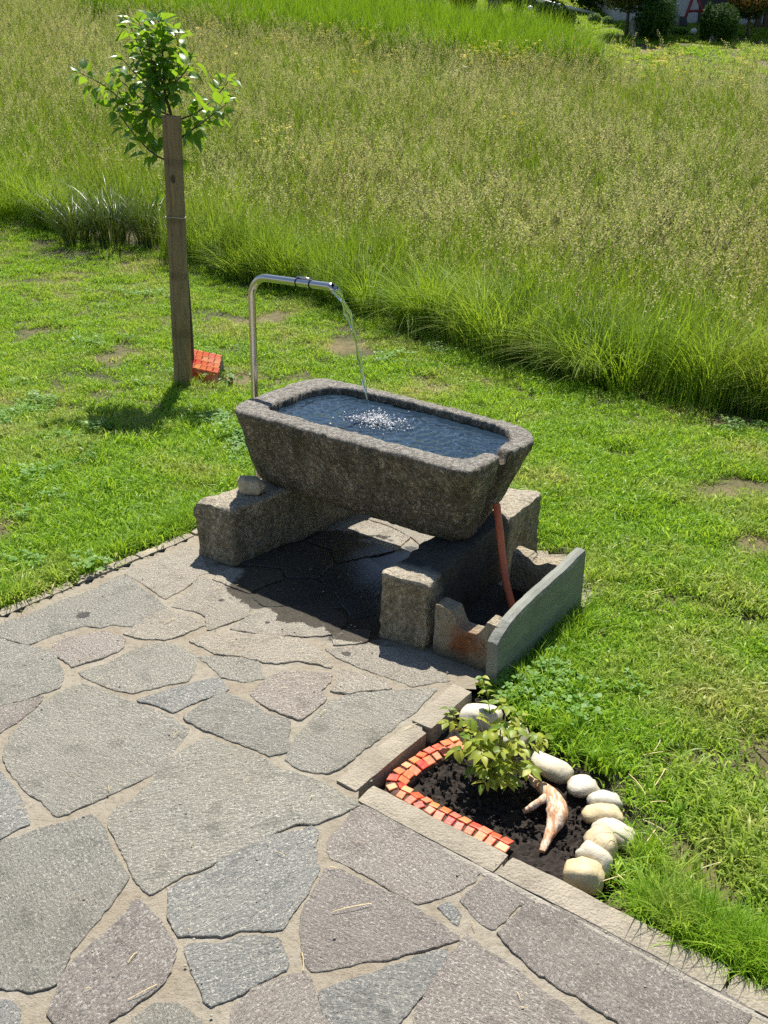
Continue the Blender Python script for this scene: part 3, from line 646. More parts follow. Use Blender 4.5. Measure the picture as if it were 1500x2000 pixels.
def pebble_mesh(name, sx, sy, sz, seed, mat, sub=3, amp=.26):
    bm = bmesh.new(); bmesh.ops.create_icosphere(bm, subdivisions=sub, radius=1)
    for v in bm.verts:
        p = v.co.copy(); p = Vector((abs(p.x) ** .85 * (1 if p.x > 0 else -1), abs(p.y) ** .85 * (1 if p.y > 0 else -1), p.z)); k = 1 + amp * fbm(v.co + Vector((seed, seed * .3, 0)), .9, 3) + .03 * fbm(v.co + Vector((seed, 0, 0)), 4, 3)
        v.co = Vector((p.x * sx * k, p.y * sy * k, p.z * sz * k))
    me = bpy.data.meshes.new(name); bm.to_mesh(me); bm.free(); me.materials.append(mat)
    for f in me.polygons: f.use_smooth = True
    o = bpy.data.objects.new(name, me); COL.objects.link(o); return o
M['wedge'] = plain('tan_rock', (.52, .43, .29), .75, .3, 30, .008)
o = pebble_mesh('wedge_rock', .056, .040, .040, 3, M['wedge']); o.location = G(492, 962, .236) + Vector((0, -.01, .034)); o.rotation_euler = (0, R(6), R(-14))
tag(o, 'rounded tan rock wedged under the left end of the trough', 'rock')

# drain basin between the right block and the slate
DA = Vector((.172, 2.665, 0)); DB = Vector((.372, 2.535, 0)); dd = (DB - DA).normalized(); dn = Vector((-dd.y, dd.x, 0)); LB = (DB - DA).length; DL = .66
def wall_profile(zl, zr, notch0, notch1, zn, n=28, seed=0):
    P = []
    for i in range(n + 1):
        t = i / n; z = zl + (zr - zl) * t
        if notch0 < t < notch1:
            e = min((t - notch0), (notch1 - t)) / .13; z -= (z - zn) * min(1, e) ** .7
        P.append((t, z + .004 * fbm((t * .5, seed, 0), 12)))
    return P
def notched_wall(name, A, thick, prof, parent, z0=-.06, dd=dd, dn=dn, LB=LB):
    V = []; F = []; n = len(prof)
    for off in (0, thick):
        for t, z in prof:
            for q in range(7):
                zz = z0 + (z - z0) * q / 6; p = A + dd * (t * LB) + dn * (off + (.006 if off == 0 else -.006) * (q == 6))
                p = p + Vector((fbm(p + Vector((0, 0, zz)), 14), fbm(p + Vector((5, 0, zz)), 14), 0)) * .004; V.append((p.x, p.y, zz))
    def id_(s, i, q): return s * n * 7 + i * 7 + q
    for i in range(n - 1):
        for q in range(6):
            F.append((id_(0, i, q), id_(0, i + 1, q), id_(0, i + 1, q + 1), id_(0, i, q + 1))); F.append((id_(1, i + 1, q), id_(1, i, q), id_(1, i, q + 1), id_(1, i + 1, q + 1)))
        F.append((id_(0, i, 6), id_(0, i + 1, 6), id_(1, i + 1, 6), id_(1, i, 6)))
    for q in range(6):
        F.append((id_(1, 0, q), id_(0, 0, q), id_(0, 0, q + 1), id_(1, 0, q + 1))); F.append((id_(0, n - 1, q), id_(1, n - 1, q), id_(1, n - 1, q + 1), id_(0, n - 1, q + 1)))
    return mobj(name, V, F, M['drain'], parent, False)
drain = empty('drain_basin', DA, 'rust stained concrete drain basin with notched end wall, left of the slate slab', 'drain')
def to_parent(o, par):
    o.parent = par; o.matrix_parent_inverse = Matrix.Translation(-par.location); return o
to_parent(notched_wall('front_wall', DA, .075, wall_profile(.178, .170, .27, .78, .118, seed=1), None), drain)
RA, RB_ = G(1000, 1082, .16), G(1108, 1108, .16); RA.z = RB_.z = 0; rd = (RB_ - RA).normalized(); rn = Vector((-rd.y, rd.x, 0))
to_parent(notched_wall('rear_wall', RA, .075, wall_profile(.165, .15, .30, .62, .140, seed=4), None, dd=rd, dn=rn, LB=(RB_ - RA).length), drain)
fl = [DA + dn * .06, DB + dn * .06, RB_ - dd * .01, RA - dd * .10]
M['mud'] = plain('wet_mud', (.014, .012, .009), .5, .5, 40, .01)
to_parent(mobj('floor', [(p.x, p.y, .018) for p in fl] + [(p.x, p.y, -.06) for p in fl], [(0, 1, 2, 3), (7, 6, 5, 4), (0, 4, 5, 1), (1, 5, 6, 2), (2, 6, 7, 3), (3, 7, 4, 0)], M['mud']), drain)

# slate slab set on edge
A = G(968, 1345, -.02); B = G(1134, 1192, -.02); sd_ = (B - A).normalized(); sn = Vector((-sd_.y, sd_.x, 0)); V = []; F = []; n = 40; TH = .038
lean = .0
L = (B - A).length
tops = [(0., .140), (.06, .165), (.13, .186), (.24, .196), (.5, .206), (.8, .217), (1., .226)]
for i in range(n + 1):
    t = i / n; zt = np.interp(t, [a for a, _ in tops], [b for _, b in tops]) + .0025 * fbm((t, 0, 0), 9)
    p = A + sd_ * (t * L); nz = .003 * fbm((t * 2, 2, 0), 3)
    for off, z in ((0, -.10), (0, zt - .018), (.004, zt - .005), (TH * .5, zt), (TH, zt - .003), (TH, -.10)):
        q = p + sn * (off + nz + .018 * z); V.append((q.x, q.y, z))
for i in range(n):
    for k in range(5): F.append((i * 6 + k, (i + 1) * 6 + k, (i + 1) * 6 + k + 1, i * 6 + k + 1))
F += [(0, 1, 2, 3, 4, 5), tuple((n * 6 + k) for k in (5, 4, 3, 2, 1, 0))]
o = mobj('slate_slab', V, F, M['slate']); tag(o, 'grey green slate slab standing on edge beside the drain basin', 'slate slab')

# orange overflow hose
def scr(px, py, y):   # point on the upright plane at depth y
    d = ray(px, py); return Vector((0, 0, CAM_H)) + d * (y / d.y)
P = [scr(970, 985, 3.06), scr(973, 1010, 3.03), scr(977, 1045, 3.0), scr(981, 1085, 2.965), scr(987, 1130, 2.92), scr(996, 1168, 2.88), scr(1005, 1198, 2.85)]
HP = catmull(P, 8); V, F = tube(HP, .0135, 16); V2, F2 = tube(HP, .0115, 16)
o = mobj('overflow_hose', V, F, M['hose'], None, True); tag(o, 'orange plastic hose bending from the trough end down into the drain', 'hose')

# ------------------------------------------------------------------ spout
SP = Vector((-.572, 3.90, 0)); pr_ = .0155
arm = E1.copy(); ZA = 1.035
sp = empty('water_spout', SP, 'bent stainless steel pipe spout rising behind the left end of the trough', 'spout')
path = [Vector((0, 0, -.15)), Vector((0, 0, .3)), Vector((0, 0, .6)), Vector((0, 0, ZA - .10))]
for q in range(1, 13):
    a = q / 12 * math.pi / 2; path.append(Vector((0, 0, ZA - .09)) + arm * (.09 - .09 * math.cos(a)) + Vector((0, 0, .09 * math.sin(a))))
AL = .455
for t in np.linspace(.12, AL, 16): path.append(arm * t + Vector((0, 0, ZA + .010 * (t - .09))))
V, F = tube(path, pr_, 24, False); Vi, Fi = tube(path, pr_ - .002, 24, False); n0 = len(V)
# slanted mouth: shear the last ring
for VV_ in (V, Vi):
    for j in range(24):
        q = VV_[-24 + j]; VV_[-24 + j] = q - arm * ((q.z - (ZA + .010 * (AL - .09)) ) * .75)
V2 = V + Vi; F2 = F + [tuple(n0 + i for i in f[::-1]) for f in Fi] + [(n0 - 24 + j, n0 - 24 + (j + 1) % 24, n0 + len(Vi) - 24 + (j + 1) % 24, n0 + len(Vi) - 24 + j) for j in range(24)]
pipe = mobj('pipe', V2, F2, M['steel'], sp, True)
for t in (.262, .335):
    c = arm * t + Vector((0, 0, ZA + .010 * (t - .09))); side = arm.cross(Vector((0, 0, 1)))
    pts = [c + (side * math.cos(a) + Vector((0, 0, 1)) * math.sin(a)) * (pr_ + .0012) for a in np.linspace(0, 2 * math.pi, 25)]
    V, F = tube(pts, .0022, 6); hb = len(V)
    tc = c + Vector((0, 0, pr_ + .003)); bx = [tc + arm * (sx * .004) + side * (sy * .004) + Vector((0, 0, sz * .005)) for sz in (-1, 1) for sx, sy in ((-1, -1), (1, -1), (1, 1), (-1, 1))]
    V += bx; F += [tuple(hb + k for k in f) for f in ((0, 3, 2, 1), (4, 5, 6, 7), (0, 1, 5, 4), (1, 2, 6, 5), (2, 3, 7, 6), (3, 0, 4, 7))]
    mobj('cable_tie', V, F, M['tie'], pipe, True)
c = arm * .30 + Vector((0, 0, ZA + pr_ + .0055)); V, F = tube([c - arm * .04, c, c + arm * .04], .005, 8); mobj('clip_rod', V, F, M['steel'], sp, True)
# falling stream
tip = SP + arm * (AL - .004) + Vector((0, 0, ZA - .004)); hit = loc(HIT.x, HIT.y, ZW)
hv = hit - tip; hv.z = 0; drop = tip.z - ZW; JP = []; JR = []; nj = 90
for i in range(nj + 1):
    t = i / nj; p = tip + hv * (t * .97 + .03 * t) ; p.z = tip.z - drop * (t * .12 + t * t * .88)
    p += Vector((fbm((t * 2, 0, 0), 3), fbm((t * 2, 4, 0), 3), 0)) * .003 * t
    JP.append(p); JR.append((.0105 * (1 - t) ** 1.6 + .0072) * (1 + .28 * math.sin(t * 38 + 1.5 * math.sin(t * 9)) * min(1, t * 3)) * (1 + .15 * noise.noise(Vector((t * 30, 0, 0)))))
V, F = tube(JP, JR, 14, True)
for i in range(len(V)):   # flattened, twisting ribbon
    k = i // 14; t = k / nj; ang = 1.1 + t * 9; ax = Vector((math.cos(ang), math.sin(ang), 0)); d = Vector(V[i]) - JP[k]; V[i] = JP[k] + d - ax * (d.dot(ax) * .45)
o = mobj('water_jet', V, F, M['water'], None, True); tag(o, 'thin clear stream of water falling from the steel spout into the trough', 'water stream')
# splash: crown of droplets
V = []; F = []; ico = bmesh.new(); bmesh.ops.create_icosphere(ico, subdivisions=1, radius=1); iv = [v.co.copy() for v in ico.verts]; iF = [[v.index for v in f.verts] for f in ico.faces]; ico.free()
for q in range(430):
    a = random.uniform(0, 2 * math.pi); r = abs(random.gauss(0, .062)); hgt = abs(random.gauss(0, .022)) * max(.2, 1 - r / .16) + .001
    c = loc(HIT.x + .075 + r * math.cos(a) * 1.25, HIT.y - .045 + r * math.sin(a) * .8, ZW + hgt); s = random.choice((.0012, .0018, .0025, .0034, .0046)) * random.uniform(.7, 1.2); b = len(V)
    st = Vector((1, 1, random.uniform(.7, 1.6)))
    V += [c + Vector((v.x * s, v.y * s, v.z * s * st.z)) for v in iv]; F += [[b + k for k in f] for f in iF]
for q in range(520):
    a = random.uniform(0, 2 * math.pi); r = abs(random.gauss(0, .05)); s = random.uniform(.0010, .0032); b = len(V)
    c = loc(HIT.x + .03 + r * math.cos(a) * 1.4, HIT.y - .02 + r * math.sin(a), 0); c.z = ZW + .001
    V += [c + Vector((v.x * s, v.y * s, v.z * s * .6)) for v in iv]; F += [[b + k for k in f] for f in iF]
o = mobj('splash', V, F, M['drops'], None, True); o['kind'] = 'stuff'; tag(o, 'white sparkling splash where the stream meets the water', None)

# ------------------------------------------------------------------ stake and young apple tree
SB = G(357, 752); SB.z = terr(SB.x, SB.y); SH = 1.66
pts = []; rad = []
top = Vector((.035, 0, SH))
for q in range(90):
    t = q / 89; pts.append(SB + Vector((0, 0, -.2)) + (top + Vector((0, 0, .2))) * t); rad.append(.0600 - .0030 * t + .0010 * math.sin(t * 21))
V, F = tube(pts, rad, 96, True, .03)
cr = len(V)
for i, v in enumerate(V):      # the long drying crack runs down the front
    k, j = divmod(i, 96)
    c = pts[k]; d = Vector(v) - c; an = math.atan2(d.y, d.x); tgt = -1.95 + .08 * math.sin(k * .12) + .035 * math.sin(k * .5)
    g = math.exp(-((an - tgt) / .035) ** 2); V[i] = c + d * (1 - .20 * g)
stake = empty('wooden_stake', SB, 'thick round weathered wooden stake supporting the young apple tree', 'stake')
to_parent(mobj('post', V, F, M['wood'], None, True), stake)
zc = SB + Vector((.022, 0, 1.075)); pts = [zc + Vector((math.cos(a) * .062, math.sin(a) * .062, .004 * math.sin(a * 3))) for a in np.linspace(0, 2 * math.pi, 40)]
V, F = tube(pts, .003, 6, False); V3, F3 = tube([zc + Vector((-.058, -.03, 0)), zc + Vector((-.070, -.045, -.02)), zc + Vector((-.062, -.05, -.05)), zc + Vector((-.072, -.05, -.09))], .003, 6)
b = len(V); V += V3; F += [tuple(b + k for k in f) for f in F3]
to_parent(mobj('tie_string', V, F, M['string'], None, True), stake)

TB = SB + Vector((.04, .15, 0)); tree = empty('apple_tree', TB, 'young apple tree with small leafy crown tied behind the wooden stake', 'tree')
def scr(px, py, y): # point on the vertical plane at depth y
    d = ray(px, py); t = y / d.y; return Vector((0, 0, CAM_H)) + d * t
TY = TB.y
trunk = [TB + Vector((0, 0, -.05)), TB + Vector((.0, 0, .5)), TB + Vector((-.015, .0, 1.0)), scr(338, 250, TY), scr(322, 180, TY), scr(318, 110, TY), scr(310, 40, TY - .02)]
tp = catmull(trunk, 8); V, F = tube(tp, [.017 - .014 * (i / (len(tp) - 1)) for i in range(len(tp))], 10, True, .1)
to_parent(mobj('trunk', V, F, M['bark'], None, True), tree)
BR = [[(338, 236, 0), (290, 222, -.05), (245, 200, -.10), (200, 165, -.14), (155, 142, -.16)], [(335, 318, 0), (300, 300, -.06), (262, 262, -.10), (235, 225, -.14), (228, 200, -.15)],
      [(345, 235, 0), (380, 222, .08), (410, 200, .14), (438, 170, .18), (448, 155, .2)], [(345, 275, 0), (380, 250, -.06), (418, 222, -.12), (440, 205, -.16)],
      [(328, 205, 0), (300, 160, .06), (275, 100, .10), (258, 60, .1), (250, 40, .1)], [(325, 195, 0), (345, 150, .08), (350, 100, .12), (340, 60, .12)],
      [(326, 200, 0), (300, 180, -.12), (270, 150, -.2), (240, 118, -.22)], [(326, 190, 0), (340, 165, -.14), (362, 140, -.2), (372, 118, -.22)],
      [(322, 170, 0), (300, 130, -.08), (288, 80, -.1), (272, 45, -.1)], [(330, 225, 0), (290, 205, .16), (250, 170, .22), (225, 150, .24)]]
def leafmesh(name, ln, wd, mat, fold=.35, curl=.3, tip=1.0, n=5):
    V = []; F = []
    for i in range(n + 1):
        t = i / n; wv_ = wd * math.sin(math.pi * min(1, t ** .8 * .96 + .03)) * (1 - .15 * t); x = ln * t; z = -curl * ln * t * t
        V += [(x, 0, z - 0), (x, wv_, z + fold * wv_), (x, -wv_, z + fold * wv_)]
    for i in range(n):
        a = 3 * i; F += [(a, a + 3, a + 4, a + 1), (a, a + 2, a + 5, a + 3)]
    me = bpy.data.meshes.new(name); me.from_pydata(V, [], F); me.materials.append(mat)
    for f in me.polygons: f.use_smooth = True
    return me
APL = [leafmesh('apple_leaf', random.uniform(.078, .098), random.uniform(.024, .031), M['apple'], random.uniform(.2, .55), random.uniform(.15, .6)) for _ in range(6)]
LEAFN = {}; EXTRA = {}
def put_leaf(me, p, d, parent, scale, roll=0., name='leaf'):
    d = d.normalized(); LEAFN[parent.name] = LEAFN.get(parent.name, 0) + 1; o = bpy.data.objects.new(name, me); COL.objects.link(o)
    upv = Vector((0, 0, 1)); y = upv.cross(d); y = y.normalized() if y.length > .05 else Vector((0, 1, 0)); z = d.cross(y)
    q = Matrix((d, y, z)).transposed().to_quaternion() @ Quaternion((1, 0, 0), roll)
    o.rotation_mode = 'QUATERNION'; o.rotation_quaternion = q; o.location = p - parent.location; o.scale = (scale,) * 3; o.parent = parent; return o
def twig_leaves(path, parent, meshes, step, size, start=.15, spread=1.):
    L = 0; k = random.random() * 6; acc = 0; tot = sum((path[i + 1] - path[i]).length for i in range(len(path) - 1))
    for i in range(len(path) - 1):
        seg = path[i + 1] - path[i]; L += seg.length; acc += seg.length
        if L / tot < start: continue
        while acc > step:
            acc -= step; k += 2.4; t = seg.normalized(); a = t.orthogonal().normalized(); b = t.cross(a)
            out = (a * math.cos(k) + b * math.sin(k)); d = out * spread + t * .55 + Vector((0, 0, random.uniform(-.35, .25)))
            put_leaf(random.choice(meshes), path[i + 1] + out * .018 + d.normalized() * random.uniform(0, .03), d + Vector((random.gauss(0, .25), random.gauss(0, .25), random.gauss(0, .25))), parent, size * random.uniform(.7, 1.15), random.gauss(0, .5))
    d = (path[-1] - path[-3]).normalized()
    for q in range(3): put_leaf(random.choice(meshes), path[-1], d + Vector((random.gauss(0, .45), random.gauss(0, .45), random.gauss(0, .2))), parent, size * random.uniform(.5, .8), random.gauss(0, .4))
for br_ in BR:
    path = catmull([scr(x, y, TY + dz * .8) for x, y, dz in br_], 10)
    V, F = tube(path, [.0065 * (1 - .7 * i / (len(path) - 1)) for i in range(len(path))], 7, True)
    to_parent(mobj('branch', V, F, M['bark'], None, True), tree)
    twig_leaves(path, tree, APL, .0135, 1.05, .22)
twig_leaves(tp[int(len(tp) * .54):], tree, APL, .0065, 1.1, .0)
for px, py in ((318, 268), (306, 282), (352, 262), (357, 350), (320, 380), (355, 310)): put_leaf(random.choice(APL), scr(px, py, TY), Vector((random.uniform(-1, 1), -.6, random.uniform(-.8, -.2))), tree, 1., random.gauss(0, .4))

def merge_rest(par, meshname, keep=300):    # the smallest leaves beyond 300 become one part
    L = sorted([c for c in par.children if c.name.startswith('leaf')], key=lambda c: -c.scale[0])[keep:]
    if not L: return
    V = []; F = []
    for c in L:
        mt = Matrix.LocRotScale(c.location, c.rotation_quaternion, c.scale); b = len(V); V += [mt @ v.co for v in c.data.vertices]; F += [tuple(b + k for k in f.vertices) for f in c.data.polygons]; mat_ = c.data.materials[0]
    for c in L: bpy.data.objects.remove(c)
    o = mobj(meshname, V, F, mat_, par, True); o['kind'] = 'stuff'
merge_rest(tree, 'small_leaves')
# mosaic covered stone beside the stake
def tile_mesh(name, s, h=.004, wob=.12):
    r = random.uniform; V = []
    base = [(-1, -1), (1, -1), (1, 1), (-1, 1)]; c = [(x * s * (1 + r(-wob, wob)) / 2, y * s * (1 + r(-wob, wob)) / 2) for x, y in base]
    V = [(x, y, -h) for x, y in c] + [(x, y, h * .6) for x, y in c] + [(x * .86, y * .86, h) for x, y in c]
    F = [(0, 1, 5, 4), (1, 2, 6, 5), (2, 3, 7, 6), (3, 0, 4, 7), (4, 5, 9, 8), (5, 6, 10, 9), (6, 7, 11, 10), (7, 4, 8, 11), (8, 9, 10, 11)]
    me = bpy.data.meshes.new(name); me.from_pydata(V, [], F); me.materials.append(M['tile']); return me
MB_ = G(408, 738); MB_.z = terr(MB_.x, MB_.y)
mos = empty('mosaic_stone', MB_, 'stone covered in red and orange mosaic tiles lying beside the wooden stake', 'mosaic stone')
ZT2 = .16
def mface(u, v):    # slanted roof-like top (v>0) and upright front (v<0)
    X_ = Vector((.93, -.30, -.10)); 
    if v >= 0: return Vector((-.115, -.10, .095)) + X_ * u + Vector((.02, .62, .50)) * v
    return Vector((-.115, -.10, .095)) + X_ * u + Vector((.05, .25, .62)) * v
V = []; F = []
us2 = [0, .05, .1, .15, .2, .235]; vs2 = [-.145, -.10, -.05, 0, .05, .10, .15, .19]
for v in vs2:
    for u in us2: V.append(mface(u, v) - Vector((0, -.006, .006)))
for j in range(len(vs2) - 1):
    for i in range(5): F.append((j * 6 + i, j * 6 + i + 1, (j + 1) * 6 + i + 1, (j + 1) * 6 + i))
b = len(V); V += [Vector((q.x, q.y + .09, -.02)) for q in (V[0], V[5], V[-1], V[-6])]
V += [Vector((V[0].x, V[0].y, -.02)), Vector((V[5].x, V[5].y, -.02))]
F += [tuple([b + 4, b + 5] + [5, 4, 3, 2, 1, 0]), tuple([b + 1, b + 2] + [j * 6 + 5 for j in range(len(vs2) - 1, -1, -1)] + [b + 5]), tuple([b + 3, b + 0, b + 4] + [j * 6 for j in range(len(vs2))]), tuple([b + 2, b + 3] + [(len(vs2) - 1) * 6 + i for i in range(6)])]
mobj('core', V, F, M['grout'], mos)
TM = [tile_mesh('tile', .042, .005) for _ in range(4)]
for j in range(7):
    for i in range(5):
        u, v = .023 + i * .047, -.12 + j * .046
        if v > .185 or (j == 0 and i in (0, 4)): continue
        e = .004; p = mface(u, v); du = (mface(u + e, v) - p).normalized(); dv = (mface(u, v + (e if v > 0 else -e)) - p).normalized() * (1 if v > 0 else -1); n_ = du.cross(dv).normalized(); dv = n_.cross(du)
        o = bpy.data.objects.new('tile', random.choice(TM)); COL.objects.link(o); o.parent = mos
        o.matrix_local = Matrix.Translation(p + n_ * .004) @ Matrix((du, dv, n_)).transposed().to_4x4() @ Matrix.Rotation(random.gauss(0, .06), 4, 'Z')

# ------------------------------------------------------------------ flower bed
V = []; F = []; n = 0; vid = {}; s_ = .009
bx0, bx1, by0, by1 = min(p[0] for p in BED), max(p[0] for p in BED), min(p[1] for p in BED), max(p[1] for p in BED)
xs = np.arange(bx0, bx1, s_); ys = np.arange(by0, by1, s_); XX, YY = np.meshgrid(xs, ys); okb = npin(XX, YY, [(p[0], p[1]) for p in BED])
def sv(i, j):
    if (i, j) not in vid:
        x, y = xs[i], ys[j]; p = Vector((x, y, 0)); z = -.052 + .010 * fbm(p, 8) + .011 * abs(fbm(p, 32, 4)) + .004 * fbm(p, 110, 2); V.append((x, y, z)); vid[i, j] = len(V) - 1
    return vid[i, j]
for j in range(len(ys) - 1):
    for i in range(len(xs) - 1):
        if okb[j, i]: F.append((sv(i, j), sv(i + 1, j), sv(i + 1, j + 1), sv(i, j + 1)))
o = mobj('soil', V, F, M['soil'], None, False); o['kind'] = 'structure'
def soilz(x, y): return -.052 + .010 * fbm((x, y, 0), 8) + .008
# crumbs of bark and clods on the soil
V = []; F = []
tri = [G(x, y, -.05) for x, y in ((800, 1540), (920, 1450), (1060, 1530), (1160, 1600), (1130, 1690), (1000, 1640))]
while len(F) < 420 * 20:
    x, y = random.uniform(bx0, bx1), random.uniform(by0, by1)
    if not inpoly(x, y, [(p.x, p.y) for p in tri]): continue
    s = random.choice((.003, .004, .006, .009)); b = len(V); c = Vector((x, y, soilz(x, y) + s * .2)); e = Euler((random.random() * 6, random.random() * 6, random.random() * 6)).to_matrix(); sq = Vector((random.uniform(.6, 1.9), random.uniform(.5, 1), random.uniform(.4, .8)))
    V += [c + e @ Vector((v.x * s * sq.x, v.y * s * sq.y, v.z * s * sq.z)) for v in iv]; F += [[b + k for k in f] for f in iF]
o = mobj('soil_clods', V, F, M['soil']); o['kind'] = 'stuff'; tag(o, 'dark clods and bark crumbs on the flower bed soil', None)

# mosaic edging in the corner of the bed
edge = empty('mosaic_edging', G(770, 1535, -.06), 'curved border of red and orange glazed mosaic tiles in the corner of the flower bed', 'edging')
MP = [G(x, y, -.022) for x, y in ((893, 1452), (868, 1462), (835, 1480), (803, 1500), (780, 1520), (776, 1538), (795, 1553), (830, 1572), (870, 1593), (915, 1616), (955, 1636), (985, 1650))]
mp = resample(catmull(MP, 10), 200, False)
def frame(i): t = (mp[min(i + 1, 199)] - mp[max(i - 1, 0)]).normalized(); return mp[i], t, Vector((-t.y, t.x, 0))
V = []; F = []
for i in range(200):
    p, t, nn = frame(i)
    for off, z in ((-.030, -.08), (-.030, -.026), (-.014, -.020), (.014, -.021), (.030, -.031), (.030, -.08)): q = p + nn * off; V.append((q.x, q.y, z))
    if i:
        for k in range(5): F.append(((i - 1) * 6 + k, i * 6 + k, i * 6 + k + 1, (i - 1) * 6 + k + 1))
F += [(0, 1, 2, 3, 4, 5), tuple(199 * 6 + k for k in (5, 4, 3, 2, 1, 0))]
to_parent(mobj('base', V, F, M['tile_bed'], None, True), edge)
TS = [tile_mesh('tile', .0265, .003, .14) for _ in range(6)]
plen = sum((mp[i + 1] - mp[i]).length for i in range(199)); nt_ = int(plen / .0295)
for k in range(nt_ + 1):
    i = min(199, int(k / nt_ * 199)); p, t, nn = frame(i)
    for off, z, tl in ((-.0145, -.0185, .10), (.0145, -.0205, -.30)):
        o = bpy.data.objects.new('tile', random.choice(TS)); COL.objects.link(o); o.parent = edge
        d = (nn * math.cos(tl) + Vector((0, 0, 1)) * math.sin(tl)); up_ = t.cross(d)
        if up_.z < 0: up_ = -up_
        d = up_.cross(t)
        q = p + nn * off + t * random.uniform(-.002, .002) - edge.location; q.z = z + random.uniform(-.001, .001) - edge.location.z
        o.matrix_local = Matrix.Translation(q) @ Matrix((t, d, up_)).transposed().to_4x4() @ Matrix.Rotation(random.gauss(0, .13), 4, 'Z') @ Matrix.Diagonal((random.uniform(.8, 1.08), random.uniform(.82, 1.05), random.uniform(.6, 1.2), 1))

# river stones along the bed
RS = [(940, 1403, .062, .040, .036, -12, 'largest pale river stone at the top of the bed, behind the rose shoots'), (1003, 1440, .048, .038, .034, 25, 'pale round river stone just behind the rose leaves'),
      (1077, 1500, .060, .034, .030, -32, 'long buff river stone lying between the rose and the lawn'), (1140, 1535, .041, .031, .026, 6, 'grey egg shaped river stone below the long buff one'),
      (1184, 1562, .042, .028, .026, 10, 'small white river stone half hidden by lawn grass'), (1178, 1588, .048, .030, .026, -8, 'yellowish river stone with a cracked edge'),
      (1180, 1614, .036, .020, .022, 12, 'flat tan river stone squeezed below the yellowish one'), (1206, 1632, .046, .030, .030, -25, 'white river stone with a hollow, outermost towards the lawn'),
      (1172, 1660, .042, .036, .046, 60, 'tall white river stone standing upright in the row'), (1160, 1688, .046, .028, .040, -40, 'cream river stone leaning behind the last stone of the row'),
      (1140, 1716, .044, .036, .040, -20, 'cream river stone nearest the kerb, last of the row')]
for k, (x, y, a, b, c, rz, lab) in enumerate(RS):
    o = pebble_mesh('river_stone', a * 1.06, b * 1.1, c * 1.06, k * 2.7 + 1, M['pebble']); p = G(x, y, -.02); o.location = (p.x, p.y, -.046 + c * .85); o.rotation_euler = (R(random.uniform(-8, 8)), R(random.uniform(-8, 8)), R(rz))
    tag(o, lab, 'river stone', 'river stones edging the bed')

# driftwood
def q3(x, y, z): return G(x, y, z)
P = [q3(1018, 1496, -.03), q3(1030, 1512, -.028), q3(1045, 1528, -.02), q3(1066, 1541, -.006), q3(1085, 1566, -.006), q3(1088, 1590, -.012), q3(1080, 1615, -.022), q3(1069, 1640, -.030), q3(1058, 1664, -.038)]
pp = catmull(P, 9); prof = np.interp(np.linspace(0, 1, len(pp)), [0, .12, .25, .35, .5, .62, .75, .88, 1], [.003, .006, .010, .017, .026, .027, .018, .011, .007])
V, F = tube(pp, list(prof), 18, True, .22)
V = [Vector((v.x, v.y, -.035 + (v.z + .035) * .9)) for v in V]
P = [q3(1074, 1556, -.008), q3(1055, 1565, -.010), q3(1040, 1575, -.022), q3(1022, 1586, -.036)]
pb = catmull(P, 8); V3, F3 = tube(pb, list(np.interp(np.linspace(0, 1, len(pb)), [0, .3, .7, 1], [.016, .010, .009, .006])), 14, True, .25); b = len(V); V += V3; F += [tuple(b + k for k in f) for f in F3]
o = mobj('driftwood', V, F, M['drift'], None, True); tag(o, 'pale forked piece of driftwood lying on the dark soil beside the rose', 'driftwood')

# rose bush
RB = G(968, 1545, -.05); rose = empty('rose_bush', RB, 'small rose bush with yellow green leaves planted in the flower bed', 'rose bush')
RL = [leafmesh('rose_leaf', random.uniform(.032, .042), random.uniform(.010, .0135), M['rose'], random.uniform(.15, .45), random.uniform(.1, .5)) for _ in range(5)]
random.seed(21)
def compound(p, d, size):
    d = d.normalized(); side = d.cross(Vector((0, 0, 1))).normalized(); Lr = .05 * size
    for k in range(5):
        if k == 4: q, dd_ = p + d * Lr, d
        else: q = p + d * (Lr * (.45 if k < 2 else .82)); dd_ = d * .5 + side * (1 if k % 2 else -1)
        put_leaf(random.choice(RL), q, dd_ + Vector((random.gauss(0, .15), random.gauss(0, .15), -.25 + random.gauss(0, .2))), rose, size * random.uniform(.75, 1.1), random.gauss(0, .35))
stems = [((-.09, .02, .13), 5), ((-.05, .09, .17), 6), ((.02, .06, .19), 6), ((.08, .02, .14), 5), ((.05, -.05, .12), 5), ((-.02, -.06, .11), 5), ((.0, .0, .2), 6), ((-.06, -.02, .16), 5), ((.10, .06, .15), 4), ((.03, .11, .20), 5), ((-.10, .10, .14), 4)]
for (tx, ty, tz), nl in stems:
    path = catmull([RB, RB + Vector((tx * .3, ty * .3, tz * .5)), RB + Vector((tx * .75, ty * .75, tz * .85)), RB + Vector((tx, ty, tz))], 6)
    V, F = tube(path, [.0030 - .0015 * i / (len(path) - 1) for i in range(len(path))], 6); to_parent(mobj('stem', V, F, M['twig'], None, True), rose)
    for k in range(nl):
        f = .35 + .65 * k / (nl - 1); p = path[min(len(path) - 1, int(f * (len(path) - 1)))]; an = k * 2.4 + tx * 40
        compound(p, Vector((math.cos(an), math.sin(an), random.uniform(-.15, .5))), random.uniform(.75, 1.05))
